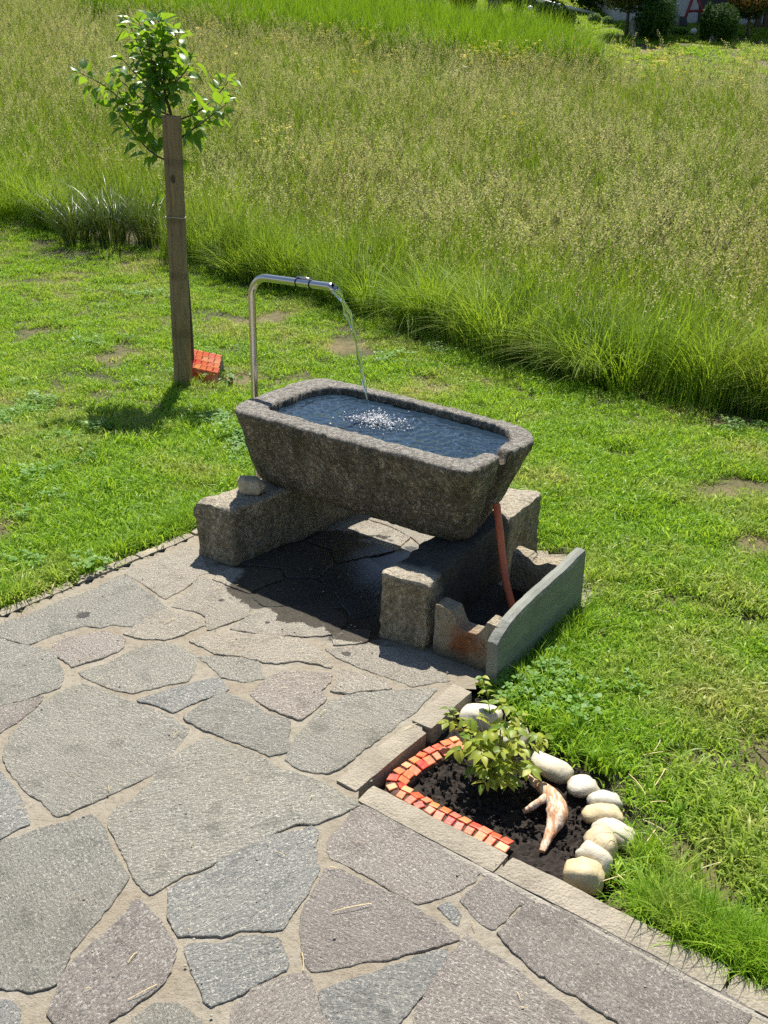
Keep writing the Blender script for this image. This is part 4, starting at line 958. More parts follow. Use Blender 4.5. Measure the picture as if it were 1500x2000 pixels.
# two long shoots
for P in ([q3(975, 1490, .0), scr(962, 1450, 2.25), scr(958, 1400, 2.30), scr(950, 1350, 2.33), scr(942, 1322, 2.34)], [q3(930, 1500, -.02), scr(915, 1450, 2.16), scr(893, 1410, 2.2), scr(876, 1385, 2.22)]):
    path = catmull(P, 6); V, F = tube(path, .0016, 6); to_parent(mobj('stem', V, F, M['twig'], None, True), rose)
    for k in range(5):
        f = .55 + .45 * k / 4; p = path[min(len(path) - 1, int(f * (len(path) - 1)))]
        for s in (-1, 1): put_leaf(random.choice(RL), p, Vector((s, random.gauss(0, .4), .3 + random.gauss(0, .2))), rose, .7, random.gauss(0, .4))

merge_rest(rose, 'small_leaves')
# ------------------------------------------------------------------ grass clump prototypes
LIB = {}
def proto_collection(name, builder, n):
    c = bpy.data.collections.new(name)
    for i in range(n):
        V, F, fm, mats = builder(random.Random(i * 13 + 5)); me = bpy.data.meshes.new(name); me.from_pydata([tuple(v) for v in V], [], F)
        for m_ in mats: me.materials.append(m_)
        me.polygons.foreach_set('material_index', fm); me.polygons.foreach_set('use_smooth', [True] * len(me.polygons)); me.update()
        o = bpy.data.objects.new('%s_proto_%02d' % (name, i), me); c.objects.link(o)
    return c
def blade(V, F, fm, mi, base, az, h, w, bend, seg, rg, twist=0.):
    b = len(V); d = Vector((math.cos(az), math.sin(az), 0)); s = Vector((-d.y, d.x, 0)); s = s * math.cos(twist) + d * math.sin(twist)
    for k in range(seg + 1):
        t = k / seg; p = base + d * (h * bend * t ** 2) + Vector((0, 0, h * (t - .38 * bend * t ** 3))); ww = w * (1 - t ** 1.8) * .5
        if k < seg: V += [p - s * ww, p + s * ww]
        else: V.append(p)
    for k in range(seg - 1): F.append((b + 2 * k, b + 2 * k + 1, b + 2 * k + 3, b + 2 * k + 2)); fm.append(mi)
    F.append((b + 2 * (seg - 1), b + 2 * (seg - 1) + 1, b + 2 * seg)); fm.append(mi)
def lawn_clump(rg):
    V, F, fm = [], [], []
    for _ in range(64):
        r = .085 * math.sqrt(rg.random()); a = rg.uniform(0, 6.28)
        blade(V, F, fm, 0, Vector((r * math.cos(a), r * math.sin(a), -.006)), rg.uniform(0, 6.28), rg.uniform(.014, .048), rg.uniform(.0035, .007), rg.uniform(.3, 1.5), 3, rg, rg.uniform(-.6, .6))
    return V, F, fm, [M['lawn']]
def clover_clump(rg):
    V, F, fm = [], [], []
    for _ in range(16):
        r = .07 * math.sqrt(rg.random()); a = rg.uniform(0, 6.28); c = Vector((r * math.cos(a), r * math.sin(a), rg.uniform(.018, .04)))
        for k in range(3):
            an = a + k * 2.09 + rg.uniform(-.2, .2); d = Vector((math.cos(an), math.sin(an), rg.uniform(-.1, .35))); s = Vector((-d.y, d.x, 0)); l_ = rg.uniform(.010, .017); b = len(V)
            V += [c, c + d * l_ * .6 + s * l_ * .48, c + d * l_ + s * l_ * .2, c + d * l_ - s * l_ * .2, c + d * l_ * .6 - s * l_ * .48]; F.append((b, b + 4, b + 3, b + 2, b + 1)); fm.append(0)
    return V, F, fm, [M['clover']]
def long_tuft(rg):
    V, F, fm = [], [], []
    for _ in range(46):
        r = .05 * math.sqrt(rg.random()); a = rg.uniform(0, 6.28)
        blade(V, F, fm, 0, Vector((r * math.cos(a), r * math.sin(a), -.01)), a + rg.gauss(0, .8), rg.uniform(.06, .13), rg.uniform(.003, .005), rg.uniform(.3, 1.2), 4, rg, rg.uniform(-.6, .6))
    return V, F, fm, [M['lawn']]
def panicle(V, F, fm, mi, p, d, rg, ln, wd, n, sp):
    s = d.orthogonal().normalized(); t = d.cross(s)
    for k in range(n):
        f = k / n; a = rg.uniform(0, 6.28); o_ = (s * math.cos(a) + t * math.sin(a)); c = p + d * (ln * f) + o_ * (wd * (1 - f) * rg.uniform(.2, 1)) ; l_ = sp * rg.uniform(.7, 1.3)
        dr = (d * .8 + o_ * .7 + Vector((0, 0, -.25))).normalized(); q = dr.cross(Vector((rg.gauss(0, 1), rg.gauss(0, 1), rg.gauss(0, 1)))).normalized() * l_ * .28; b = len(V)
        V += [c, c + dr * l_ * .5 + q, c + dr * l_, c + dr * l_ * .5 - q]; F.append((b, b + 1, b + 2, b + 3)); fm.append(mi)
def make_meadow(nb, ns, hb, hs, rad_, seedkind):
    def f(rg):
        V, F, fm = [], [], []
        for _ in range(nb):
            r = rad_ * math.sqrt(rg.random()); a = rg.uniform(0, 6.28)
            blade(V, F, fm, 0, Vector((r * math.cos(a), r * math.sin(a), -.02)), rg.uniform(0, 6.28), rg.uniform(*hb), rg.uniform(.005, .009), abs(rg.gauss(.25, .3)), 5, rg, rg.uniform(-1, 1))
        for _ in range(ns):
            r = rad_ * math.sqrt(rg.random()); a = rg.uniform(0, 6.28); base = Vector((r * math.cos(a), r * math.sin(a), -.02)); h = rg.uniform(*hs); az = rg.gauss(3.4, .9); ln_ = abs(rg.gauss(.12, .10))
            blade(V, F, fm, 1, base, az, h, .0032, ln_, 5, rg, rg.uniform(-1, 1)); d0 = Vector((math.cos(az), math.sin(az), 0))
            tp_ = base + d0 * (h * ln_) + Vector((0, 0, h * (1 - .38 * ln_))); d = (d0 * (.35 + ln_) + Vector((0, 0, 1))).normalized()
            if rg.random() < seedkind: (panicle(V, F, fm, 2, tp_ - d * .09, d, rg, .15, .022, 15, .019) if rg.random() < .6 else panicle(V, F, fm, 2, tp_ - d * .12, d, rg, .22, .045, 26, .020))
            else: panicle(V, F, fm, 3, tp_ - d * .04, d, rg, .10, .007, 20, .016)
        return V, F, fm, [M['meadow'], M['stalk'], M['seed'], M['seed_dark']]
    return f
def lush_clump(rg):
    V, F, fm = [], [], []
    for _ in range(60):
        r = .20 * math.sqrt(rg.random()); a = rg.uniform(0, 6.28)
        blade(V, F, fm, 0, Vector((r * math.cos(a), r * math.sin(a), -.02)), rg.uniform(0, 6.28), rg.uniform(.45, .85), rg.uniform(.009, .015), abs(rg.gauss(.3, .3)), 5, rg, rg.uniform(-1, 1))
    return V, F, fm, [M['lush']]
def flower_clump(m):
    def f(rg):
        V, F, fm = [], [], []
        for _ in range(9):
            r = .12 * math.sqrt(rg.random()); a = rg.uniform(0, 6.28); base = Vector((r * math.cos(a), r * math.sin(a), 0)); h = rg.uniform(.55, .85); blade(V, F, fm, 0, base, a, h, .004, .1, 3, rg)
            c = base + Vector((math.cos(a), math.sin(a), 0)) * (h * .1) + Vector((0, 0, h * .97))
            for k in range(9):
                b = len(V); cc = c + Vector((rg.gauss(0, .018), rg.gauss(0, .018), rg.gauss(0, .008))); s = rg.uniform(.006, .011)
                V += [cc + Vector((s * math.cos(q), s * math.sin(q), s * .3 * math.sin(q * 2))) for q in (0, 1.26, 2.5, 3.77, 5.03)]; F.append((b, b + 1, b + 2, b + 3, b + 4)); fm.append(1)
        return V, F, fm, [M['stalk'], m]
    return f
def tussock_clump(rg):
    V, F, fm = [], [], []
    for _ in range(190):
        r = .14 * math.sqrt(rg.random()); a = rg.uniform(0, 6.28)
        blade(V, F, fm, 0, Vector((r * math.cos(a), r * math.sin(a), -.02)), a + rg.gauss(0, .4), rg.uniform(.35, .75), rg.uniform(.005, .008), rg.uniform(.45, 1.2), 7, rg, rg.uniform(-.5, .5))
    return V, F, fm, [M['tussock']]

def scatter(name, coll, X, Y, Z, rotz, tilt, scale, idx, label):
    n = len(X); me = bpy.data.meshes.new(name); me.vertices.add(n)
    me.vertices.foreach_set('co', np.stack([X, Y, Z], 1).astype(np.float32).ravel())
    a = me.attributes.new('rot', 'FLOAT_VECTOR', 'POINT'); a.data.foreach_set('vector', np.stack([tilt[0], tilt[1], rotz], 1).astype(np.float32).ravel())
    a = me.attributes.new('scl', 'FLOAT', 'POINT'); a.data.foreach_set('value', scale.astype(np.float32))
    a = me.attributes.new('pick', 'INT', 'POINT'); a.data.foreach_set('value', idx.astype(np.int32))
    o = bpy.data.objects.new(name, me); COL.objects.link(o); o['kind'] = 'stuff'; o['label'] = label
    g = bpy.data.node_groups.new(name + '_scatter', 'GeometryNodeTree')
    g.interface.new_socket('Geometry', in_out='INPUT', socket_type='NodeSocketGeometry'); g.interface.new_socket('Geometry', in_out='OUTPUT', socket_type='NodeSocketGeometry')
    N = g.nodes; gi = N.new('NodeGroupInput'); go = N.new('NodeGroupOutput'); ip = N.new('GeometryNodeInstanceOnPoints'); ci = N.new('GeometryNodeCollectionInfo')
    ci.inputs['Collection'].default_value = coll; ci.inputs['Separate Children'].default_value = True; ci.inputs['Reset Children'].default_value = True
    def at(nm, ty): q = N.new('GeometryNodeInputNamedAttribute'); q.data_type = ty; q.inputs[0].default_value = nm; return q.outputs[0]
    mp_ = N.new('GeometryNodeMeshToPoints'); g.links.new(gi.outputs[0], mp_.inputs[0]); g.links.new(mp_.outputs[0], ip.inputs['Points'])
    g.links.new(ci.outputs[0], ip.inputs['Instance']); ip.inputs['Pick Instance'].default_value = True
    er = N.new('FunctionNodeEulerToRotation'); g.links.new(at('rot', 'FLOAT_VECTOR'), er.inputs[0]); g.links.new(er.outputs[0], ip.inputs['Rotation'])
    g.links.new(at('scl', 'FLOAT'), ip.inputs['Scale']); g.links.new(at('pick', 'INT'), ip.inputs['Instance Index']); g.links.new(ip.outputs[0], go.inputs[0])
    md = o.modifiers.new('scatter', 'NODES'); md.node_group = g; return o
terrv = np.vectorize(terr)
def nz2(X, Y, s, off=0.): return np.array([noise.fractal(Vector((x * s, y * s, off)), 1., 2., 3) for x, y in zip(X, Y)])
def rnd_field(n, x0, x1, y0, y1): return rng.uniform(x0, x1, n), rng.uniform(y0, y1, n)
def wedge(X, Y, m=1.3):   # ground the photograph or a view from a step aside could see
    return np.abs(X) < (Y * .47 + m)
def put(name, coll, nvar, X, Y, s0, s1, tl, label, lift=0., patch=0.):
    n = len(X); Z = terrv(X, Y) + lift; sc_ = rng.uniform(s0, s1, n)
    if patch: sc_ = sc_ * np.clip(1 + patch * nz2(X, Y, 5. if patch > .5 else 1.3, 11.), .5, 1.8)
    Z = np.where((Y < 3) & (X > 0), Z - .02, Z)
    return scatter(name, coll, X, Y, Z, rng.uniform(0, 6.28, n), (rng.normal(0, tl, n), rng.normal(0, tl, n)), sc_, rng.integers(0, nvar, n), label)
def offpoly(P, d):
    P = [Vector((p[0], p[1], 0)) for p in P]; c = sum(P, Vector()) / len(P); return [(p + (p - c).normalized() * d)[:2] for p in P]
BLK = [[p[:2] for p in quad((-.76, 3.41), (-.59, 3.285), 1.0, 50)], [p[:2] for p in quad((-.01, 2.765), (.15, 2.675), 1.12, 60)]]
SLB = [(A - sn * .01)[:2], (B - sn * .01)[:2], (B + sn * .07)[:2], (A + sn * .07)[:2]]
def lawn_ok(X, Y):
    m = ~npin(X, Y, PATIO) & ~npin(X, Y, offpoly(BED, .03)) & (Y < border_y(X) + .25)
    # kerb footprints
    for a, b, s, wd in ((G(652, 1527), G(886, 1336), -1, .085), (KB0, KB0 + kd * .68, 1, .155), (KB0 + kd * .68, KB0 + kd * 2.6, 1, .105), (KL0 - kl * 3.4, KL0 + kl * 1.3, 1, .085)):
        d = (b - a); L = d.length; d = d / L; n = Vector((-d.y, d.x, 0)) * s; u = (X - a.x) * d.x + (Y - a.y) * d.y; v = (X - a.x) * n.x + (Y - a.y) * n.y
        m &= ~((u > -.02) & (u < L + .02) & (v > -.03) & (v < wd))
    for P in BLK + [SLB]: m &= ~npin(X, Y, P)
    return m
lawnC = proto_collection('lawn_tuft', lawn_clump, 6); clovC = proto_collection('clover_tuft', clover_clump, 4); tuftC = proto_collection('long_tuft', long_tuft, 4)
# bare and dried places of the lawn (in photo: trodden strips)
DRY = [(T(x, y), r) for x, y, r in ((645, 650, .28), (845, 672, .22), (850, 715, .14), (60, 1000, .22), (1180, 1240, .16), (1130, 1160, .12), (1320, 1665, .07), (130, 490, .5), (960, 1310 - 560, .12), (1170, 745, .3), (1250, 790, .25), (530, 585, .35), (90, 1150, .06))]
def dry_keep(X, Y):
    k = np.ones(len(X))
    for p, r in DRY: d = np.hypot(X - p.x, (Y - p.y)) / r; k = np.minimum(k, np.clip(.40 + .60 * (d - .35) / .75, .40, 1))
    return k
X, Y = rnd_field(34000, -3.2, 3.4, .9, 5.2); m = lawn_ok(X, Y) & wedge(X, Y, .9); X, Y = X[m], Y[m]; m = (rng.random(len(X)) < dry_keep(X, Y)) & (nz2(X, Y, 2.2) > -.42 + .3 * rng.random(len(X))); X, Y = X[m], Y[m]
X2, Y2 = rnd_field(44000, -9, 5, 5.2, 16.5); m = lawn_ok(X2, Y2) & wedge(X2, Y2, .9) & (rng.random(44000) < np.clip(7.5 / Y2, .3, 1)); X2, Y2 = X2[m], Y2[m]; m = (rng.random(len(X2)) < dry_keep(X2, Y2)) & (nz2(X2, Y2, 1.7) > -.46 + .3 * rng.random(len(X2))); X2, Y2 = X2[m], Y2[m]
put('lawn_grass', lawnC, 6, np.concatenate([X, X2]), np.concatenate([Y, Y2]), .70, 1.25, .22, 'short mown green lawn around the patio', 0., .55)
X, Y = rnd_field(9000, -4.5, 3.5, 1.0, 9); m = lawn_ok(X, Y) & wedge(X, Y, .8) & (nz2(X, Y, 1.1, 5.) + .15 * rng.normal(size=9000) > .62 - .30 * ((X < -.7) & (Y < 6))); X, Y = X[m], Y[m]
put('clover', clovC, 4, X, Y, .8, 1.4, .1, 'patches of clover leaves in the lawn', .004)
# longer unmown tufts: along the kerb, round the slate, stake and bed
X = []; Y = []
def line_tufts(a, b, n, sp, off=(0, 0)):
    for _ in range(n): t = random.random(); X.append(a[0] + (b[0] - a[0]) * t + random.gauss(0, sp) + off[0]); Y.append(a[1] + (b[1] - a[1]) * t + random.gauss(0, sp) + off[1])
random.seed(5)
kb = lambda s, o: (KB0 + kd * s + nk * o)
line_tufts(kb(.74, .16), kb(1.05, .135), 150, .028); line_tufts(kb(1.0, .14), kb(1.7, .14), 150, .03); line_tufts((.60, 1.92), (.66, 1.72), 40, .03); line_tufts((.47, 2.30), (.64, 2.08), 34, .03); line_tufts(A - sn * .05, B - sn * .06, 46, .03)
line_tufts((.75, 3.2), (.80, 3.5), 18, .05); line_tufts(G(300, 1040), G(372, 1020), 26, .05); line_tufts((SB.x, SB.y - .08), (SB.x + .02, SB.y), 12, .05); line_tufts((KL0 - kl * .1 + Vector((-.08, .06, 0)))[:2], (KL1 + Vector((-.10, .08, 0)))[:2], 40, .03)
X = np.array(X); Y = np.array(Y); m = lawn_ok(X, Y); X, Y = X[m], Y[m]
put('long_grass', tuftC, 4, X, Y, .45, .95, .25, 'longer uncut grass tufts along the kerb, slate and stake')

# ------------------------------------------------------------------ meadow
STRIP = [T(x, y, .72) for x, y in ((170, 4), (280, 20), (400, 36), (560, 52), (700, 62), (830, 84), (960, 108), (1050, 118), (1130, 118), (1180, 112), (1120, 78), (1010, 40), (800, 22), (640, -30), (300, -60), (190, -60))]
GARD = [T(x, y + 2, .85) for x, y in ((640, -30), (800, 16), (1010, 36), (1130, 76), (1200, 92), (1330, 96), (1560, 112), (1560, -60), (640, -60))]
STRIP = [(p.x, p.y) for p in STRIP]; GARD = [(p.x, p.y) for p in GARD] + [(60, 150), (-20, 150)]
mA = proto_collection('meadow_lush', make_meadow(44, 3, (.35, .80), (.65, .98), .17, .7), 5)
mB = proto_collection('meadow_seed', make_meadow(34, 8, (.40, .86), (.60, 1.08), .20, .70), 6)
lushC = proto_collection('lush_clump', lush_clump, 4); yelC = proto_collection('yellow_flower', flower_clump(M['yellow']), 3); whiC = proto_collection('white_flower', flower_clump(M['white_petal']), 2)
X, Y = rnd_field(150000, -26, 26, 4, 56); m = wedge(X, Y, 1.6) & (Y > border_y(X) + .10) & (rng.random(150000) < np.clip(9. / Y, .16, 1.)); X, Y = X[m], Y[m]
m = ~npin(X, Y, STRIP) & ~npin(X, Y, GARD); XS, YS = X[~m], Y[~m]; X, Y = X[m], Y[m]
TUS = T(215, 478); m = np.hypot((X - TUS.x) / 1.15, Y - TUS.y - .1) > .75; X, Y = X[m], Y[m]
edge_d = Y - border_y(X)
isA = (edge_d < 2.4 + 1.0 * rng.normal(size=len(X))) | (nz2(X, Y, .33, 8.) + .2 * rng.normal(size=len(X)) > .22)
tl = .10
put('meadow_grass', mA, 5, X[isA], Y[isA], .65, 1.12, tl, 'tall lush green meadow grass along the mown edge', 0., .35)
put('meadow_seed_grass', mB, 6, X[~isA], Y[~isA], .75, 1.15, tl, 'tall meadow grass gone to pale and brown seed', 0., .30)
xs_, ys_ = rnd_field(60000, -26, 26, 20, 60); m = npin(xs_, ys_, STRIP) & wedge(xs_, ys_, 3); xs_, ys_ = xs_[m], ys_[m]
put('lush_grass', lushC, 4, xs_, ys_, 1.2, 1.8, .12, 'bright green band of uncut grass below the garden')
xg, yg = rnd_field(40000, -10, 30, 22, 60); m = npin(xg, yg, GARD) & ~npin(xg, yg, STRIP) & wedge(xg, yg, 3); xg, yg = xg[m], yg[m]
put('garden_lawn', lawnC, 6, xg, yg, 1.6, 2.6, .1, 'mown lawn of the garden uphill')
# flowers
FX = []; FY = []
for x, y, n, s in ((985, 112, 16, .5), (1330, 118, 22, 1.1), (1420, 112, 10, 1.2), (790, 92, 10, 1.4), (700, 95, 8, 1.2), (450, 75, 8, 1.5), (1180, 105, 6, .8), (640, 130, 5, 1.), (700, 300, 3, 1.0), (1010, 260, 3, .8)):
    p = T(x, y, .75)
    for _ in range(n): FX.append(p.x + random.gauss(0, s)); FY.append(p.y + random.gauss(0, s * .8))
put('yellow_flowers', yelC, 3, np.array(FX), np.array(FY), .9, 1.25, .1, 'yellow meadow flowers scattered uphill')
p = T(875, 232); put('white_flowers', whiC, 2, np.array([p.x, p.x + .2, p.x - .15]), np.array([p.y, p.y + .1, p.y + .1]), .9, 1.1, .1, 'small white flowering umbels in the meadow')
def arch_clump(rg):
    V, F, fm, _ = tussock_clump(rg); return V, F, fm, [M['meadow']]
arcC = proto_collection('arching_tuft', arch_clump, 3); AX = rng.uniform(-8, 5, 150); AY = border_y(AX) + np.abs(rng.normal(0, .25, 150)) + .12; m = wedge(AX, AY, 1.5) & (np.hypot((AX - TUS.x) / 1.3, AY - TUS.y) > .9); AX, AY = AX[m], AY[m]
put('arching_grass', arcC, 3, AX, AY, .45, 1.2, .15, 'arching grass flopping over the mown edge')
tc = T(215, 478); tusC = proto_collection('tussock', tussock_clump, 2)
V, F, fm, mats = tussock_clump(random.Random(3)); V = [Vector(v) * 1.45 for v in V]
for dx, dy in ((.42, .05), (-.42, .0)):
    V2, F2, _, _ = tussock_clump(random.Random(int(dx * 100) + 50)); b = len(V); V += [Vector(v) * 1.25 + Vector((dx, dy, 0)) for v in V2]; F += [tuple(b + k for k in f) for f in F2]
o = mobj('grass_tussock', V, F, M['tussock'], None, True); o.location = (tc.x, tc.y + .10, terr(tc.x, tc.y + .10)); tag(o, 'dark arching tussock of ornamental grass at the edge of the meadow', 'grass tussock')
# clippings and straws lying about
V = []; F = []; random.seed(9)
def straw(p, az, ln, w_):
    b = len(V); d = Vector((math.cos(az), math.sin(az), 0)); s = Vector((-d.y, d.x, 0)); bend = random.uniform(-.2, .2)
    for k in range(4):
        t = k / 3; q = p + d * (ln * t) + s * (bend * ln * t * t) + Vector((0, 0, .004 * math.sin(t * 3.1))); V.append(q + s * w_ * .5); V.append(q - s * w_ * .5)
    for k in range(3): F.append((b + 2 * k, b + 2 * k + 1, b + 2 * k + 3, b + 2 * k + 2))
for x, y, ang, ln in ((213, 1545, 1.9, .022), (338, 1440, 1.2, .03), (590, 1860, -1.3, .045), (250, 1952, .5, .06), (320, 1218, 1.1, .05), (420, 1150, .8, .03), (95, 1262, .5, .03), (625, 1395, 1.1, .03), (790, 1425, .7, .05), (650, 1780, .25, .09), (640, 1695, .2, .02), (250, 1880, 1.2, .03)):
    straw(G(x, y, .006), ang, ln, .0018)
for _ in range(90):
    x, y = random.uniform(-1.2, .7), random.uniform(1.3, 3.4)
    if inpoly(x, y, PIN): straw(Vector((x, y, .006)), random.uniform(0, 6.28), random.uniform(.006, .025), .0012)
for _ in range(700):
    p = random.choice(DRY)[0] if random.random() < .6 else Vector((random.uniform(-3, 3), random.uniform(1.5, 8), 0)); x, y = p.x + random.gauss(0, .22), p.y + random.gauss(0, .22)
    if not inpoly(x, y, PATIO) and not inpoly(x, y, BED) and y < border_y(x): straw(Vector((x, y, terr(x, y) + random.uniform(.005, .03) - (.02 if y < 3 and x > 0 else 0))), random.uniform(0, 6.28), random.uniform(.03, .09), .0022)
o = mobj('straw_litter', V, F, M['straw']); o['kind'] = 'stuff'; tag(o, 'dry straw and grass clippings strewn over patio and lawn', None)

V = []; F = []
for _ in range(320):
    x, y = random.uniform(-1.3, .8), random.uniform(1.2, 3.3)
    if not inpoly(x, y, PIN): continue
    sg = random.choice((.0012, .0016, .002, .003)); b = len(V); V += [Vector((x, y, .003)) + Vector((v.x * sg * 1.3, v.y * sg, v.z * sg * .8)) for v in iv]; F += [[b + k for k in f] for f in iF]
o = mobj('grit', V, F, M['grout']); o['kind'] = 'stuff'; tag(o, 'loose grit scattered over the paving', None)
# weeds round the mosaic stone
wd = empty('weed_plant', Vector((MB_.x + .14, MB_.y - .10, terr(MB_.x, MB_.y))), 'low leafy weed growing in front of the mosaic stone', 'weed')
M['weed'] = leaf_mat('weed_leaf', (.07, .16, .025), (.17, .28, .05), (.35, .5, .03), .36, .5, 'obj', .3)
WL = [leafmesh('weed_leaf', .06, .018, M['weed'], .3, .35) for _ in range(3)]
for k in range(64):
    a = random.uniform(0, 6.28); r = abs(random.gauss(0, .11)); p = wd.location + Vector((r * math.cos(a) * 1.7, r * math.sin(a), random.uniform(.015, .075)))
    put_leaf(random.choice(WL), p, Vector((math.cos(a), math.sin(a), random.uniform(-.1, .7))), wd, random.uniform(.6, 1.15), random.gauss(0, .4))

# ------------------------------------------------------------------ garden uphill: shrubs, small trees, house, swing
def leafcloud(centers, n, size, rg, surf=.75, squash=1.):
    """many leaf-sized faces spread through ellipsoids"""
    V = []; F = []
    vol = [c[1] * c[2] * c[3] for c in centers]
    for c, sx, sy, sz in centers:
        m = int(n * sx * sy * sz / sum(vol))
        for _ in range(m):
            while True:
                d = Vector((rg.gauss(0, 1), rg.gauss(0, 1), rg.gauss(0, 1)))
                if d.length > .1: break
            d.normalize(); r = (surf + (1.04 - surf) * rg.random()) * (1 + .10 * noise.noise(d * 2.5 + Vector(c)))
            p = Vector(c) + Vector((d.x * sx, d.y * sy, d.z * sz)) * r
            a = (d + Vector((rg.gauss(0, .6), rg.gauss(0, .6), rg.gauss(0, .6)))).normalized(); u = a.orthogonal().normalized(); v = a.cross(u); an = rg.uniform(0, 6.28); u, v = u * math.cos(an) + v * math.sin(an), v * math.cos(an) - u * math.sin(an)
            s = size * rg.uniform(.6, 1.3); b = len(V); V += [p - u * s, p - v * s * .45 + a * s * .1, p + u * s, p + v * s * .45 + a * s * .1]; F.append((b, b + 1, b + 2, b + 3))
    return V, F
M['yew'] = leaf_mat('yew_needles', (.022, .060, .014), (.055, .12, .022), (.10, .20, .02), .2, .7, 'isl', .12)
M['box'] = leaf_mat('box_leaf', (.06, .15, .02), (.11, .24, .03), (.2, .35, .02), .3, .5, 'isl', .35)
M['photinia'] = leaf_mat('photinia_leaf', (.035, .075, .018), (.09, .12, .03), (.2, .22, .03), .25, .6, 'isl', .2)
M['orange_leaf'] = leaf_mat('orange_leaf', (.42, .15, .03), (.55, .30, .05), (.6, .3, .05), .3, .45, 'isl', .4)
M['gold_leaf'] = leaf_mat('golden_leaf', (.35, .30, .02), (.55, .45, .03), (.6, .5, .03), .35, .45, 'isl', .4)
M['pale_leaf'] = leaf_mat('pale_leaf', (.14, .24, .09), (.22, .33, .14), (.3, .4, .1), .3, .5, 'isl', .4)
def pxm(p): return (p - Vector((0, 0, CAM_H))).dot(fw) / FOC   # metres per photo pixel at a point
def shrub(name, px, pyb, wpx, hpx, mat, label, cat, n=2600, leaf=.05, trunk=None, tips=None, group=None, lobes=1, lean=0., depth=None):
    b = T(px, pyb) if depth is None else T(px, depth); k = pxm(b)
    if depth is not None: b = scr(px, pyb, b.y); 
    b.z = terr(b.x, b.y) if depth is None else b.z
    W_, H_ = wpx * k / 2, hpx * k; rg = random.Random(int(px * 7 + pyb)); t0 = trunk * k if trunk else 0
    o = empty(name, b, label, cat, group); cs = []
    if lobes == 1: cs = [((0, 0, t0 + (H_ - t0) * .5), W_, W_, (H_ - t0) * .52)]
    else:
        for q in range(lobes): cs.append(((rg.uniform(-.5, .5) * W_, rg.uniform(-.4, .4) * W_, t0 + (H_ - t0) * rg.uniform(.3, .62)), W_ * rg.uniform(.5, .65), W_ * rg.uniform(.5, .65), (H_ - t0) * rg.uniform(.30, .42)))
    V, F = leafcloud(cs, n, leaf, rg, .45); c_ = mobj('crown', V, F, mat, o)
    if tips:
        V, F = leafcloud([((c[0][0], c[0][1] - c[2] * .05, c[0][2] + c[3] * .22), c[1] * 1.02, c[2] * 1.02, c[3] * .86) for c in cs], int(n * .38), leaf * .9, rg, .9); mobj('bright_shoots', V, F, tips, o)
    hh = t0 + (H_ - t0) * .6
    V, F = tube([(0, 0, -.1), (lean * .3, 0, hh * .5), (lean, 0, hh)], [.05, .04, .025], 8); mobj('trunk', V, F, M['bark'], o, True)
    return o
shrub('standard_tree', 1222, 74, 116, 118, M['photinia'], 'round headed tree with orange tipped leaves, left of the large egg shaped shrub', 'tree', 4200, .055, 44, M['orange_leaf'], 'orange tipped standard trees')
shrub('standard_tree', 1458, 74, 84, 82, M['photinia'], 'smaller round headed tree with orange tipped leaves, near the right edge', 'tree', 3200, .05, 34, M['orange_leaf'], 'orange tipped standard trees')
shrub('round_shrub', 1276, 80, 84, 84, M['yew'], 'large dark green clipped egg shaped shrub right of the orange tipped tree', 'shrub', 5200, .04, group='clipped evergreen shrubs')
shrub('round_shrub', 1403, 82, 72, 66, M['yew'], 'dark green clipped globe shrub in front of the dark garage door', 'shrub', 4600, .04, group='clipped evergreen shrubs')
shrub('columnar_shrub', 1376, 80, 26, 66, M['yew'], 'narrow upright dark evergreen beside the clipped globe shrub', 'shrub', 1600, .04)
shrub('low_hedge', 1326, 70, 32, 13, M['box'], 'low bright green box hedge in front of the swing', 'hedge', 700, .035)
shrub('spreading_yew', 1088, 66, 100, 58, M['yew'], 'broad spreading dark evergreen bush at the top of the grass band', 'bush', 5200, .05, lobes=7)
shrub('golden_shrub', 904, 28, 52, 46, M['photinia'], 'small shrub with yellow leaves at the top edge, above the grass band', 'shrub', 1800, .055, tips=M['gold_leaf'])
shrub('small_conifer', 1010, 34, 24, 36, M['box'], 'small pale green conifer beside the thick grey trunk', 'conifer', 900, .04)
for x, y, w_, h_, lab in ((838, 22, 70, 36, 'pale grey green shrub at the top edge, left of the golden shrub'), (1040, 20, 40, 40, 'leafy pale shrub beside the white globe lamp'), (1160, 48, 24, 16, 'small pale shrub left of the orange tipped tree'), (1186, 52, 20, 14, 'small tufted shrub touching the orange tipped tree')):
    shrub('pale_shrub', x, y, w_, h_, M['pale_leaf'], lab, 'shrub', 1100, .05, group='pale garden shrubs')
for x, y, w_, h_, lab in ((990, 6, 90, 60, 'dark hedge shrub at the top edge behind the conifer'), (1070, 10, 110, 70, 'dark hedge shrub at the top edge behind the white pole'), (1150, 24, 110, 80, 'dark hedge shrub at the top edge beside the house corner')):
    shrub('dark_hedge', x, y, w_, h_, M['yew'], lab, 'hedge', 3800, .07, group='dark hedge behind the garden', lobes=5)
for k, (x, y) in enumerate(((260, -2), (390, 6), (520, 12), (640, 14), (760, 8))):  # dark shrubs added to stand in for the grass band's shaded face
    shrub('dark_hedge', x, y + 8, 150, 46, M['yew'], ['dark hedge shrub at the top edge straight above the apple tree', 'dark hedge shrub at the top edge just right of the apple tree', 'dark hedge shrub at the top edge, third from the left', 'dark hedge shrub at the top edge, fourth from the left', 'dark hedge shrub at the top edge left of the pale shrub'][k], 'hedge', 3000, .08, group='dark hedge above the meadow', lobes=6)
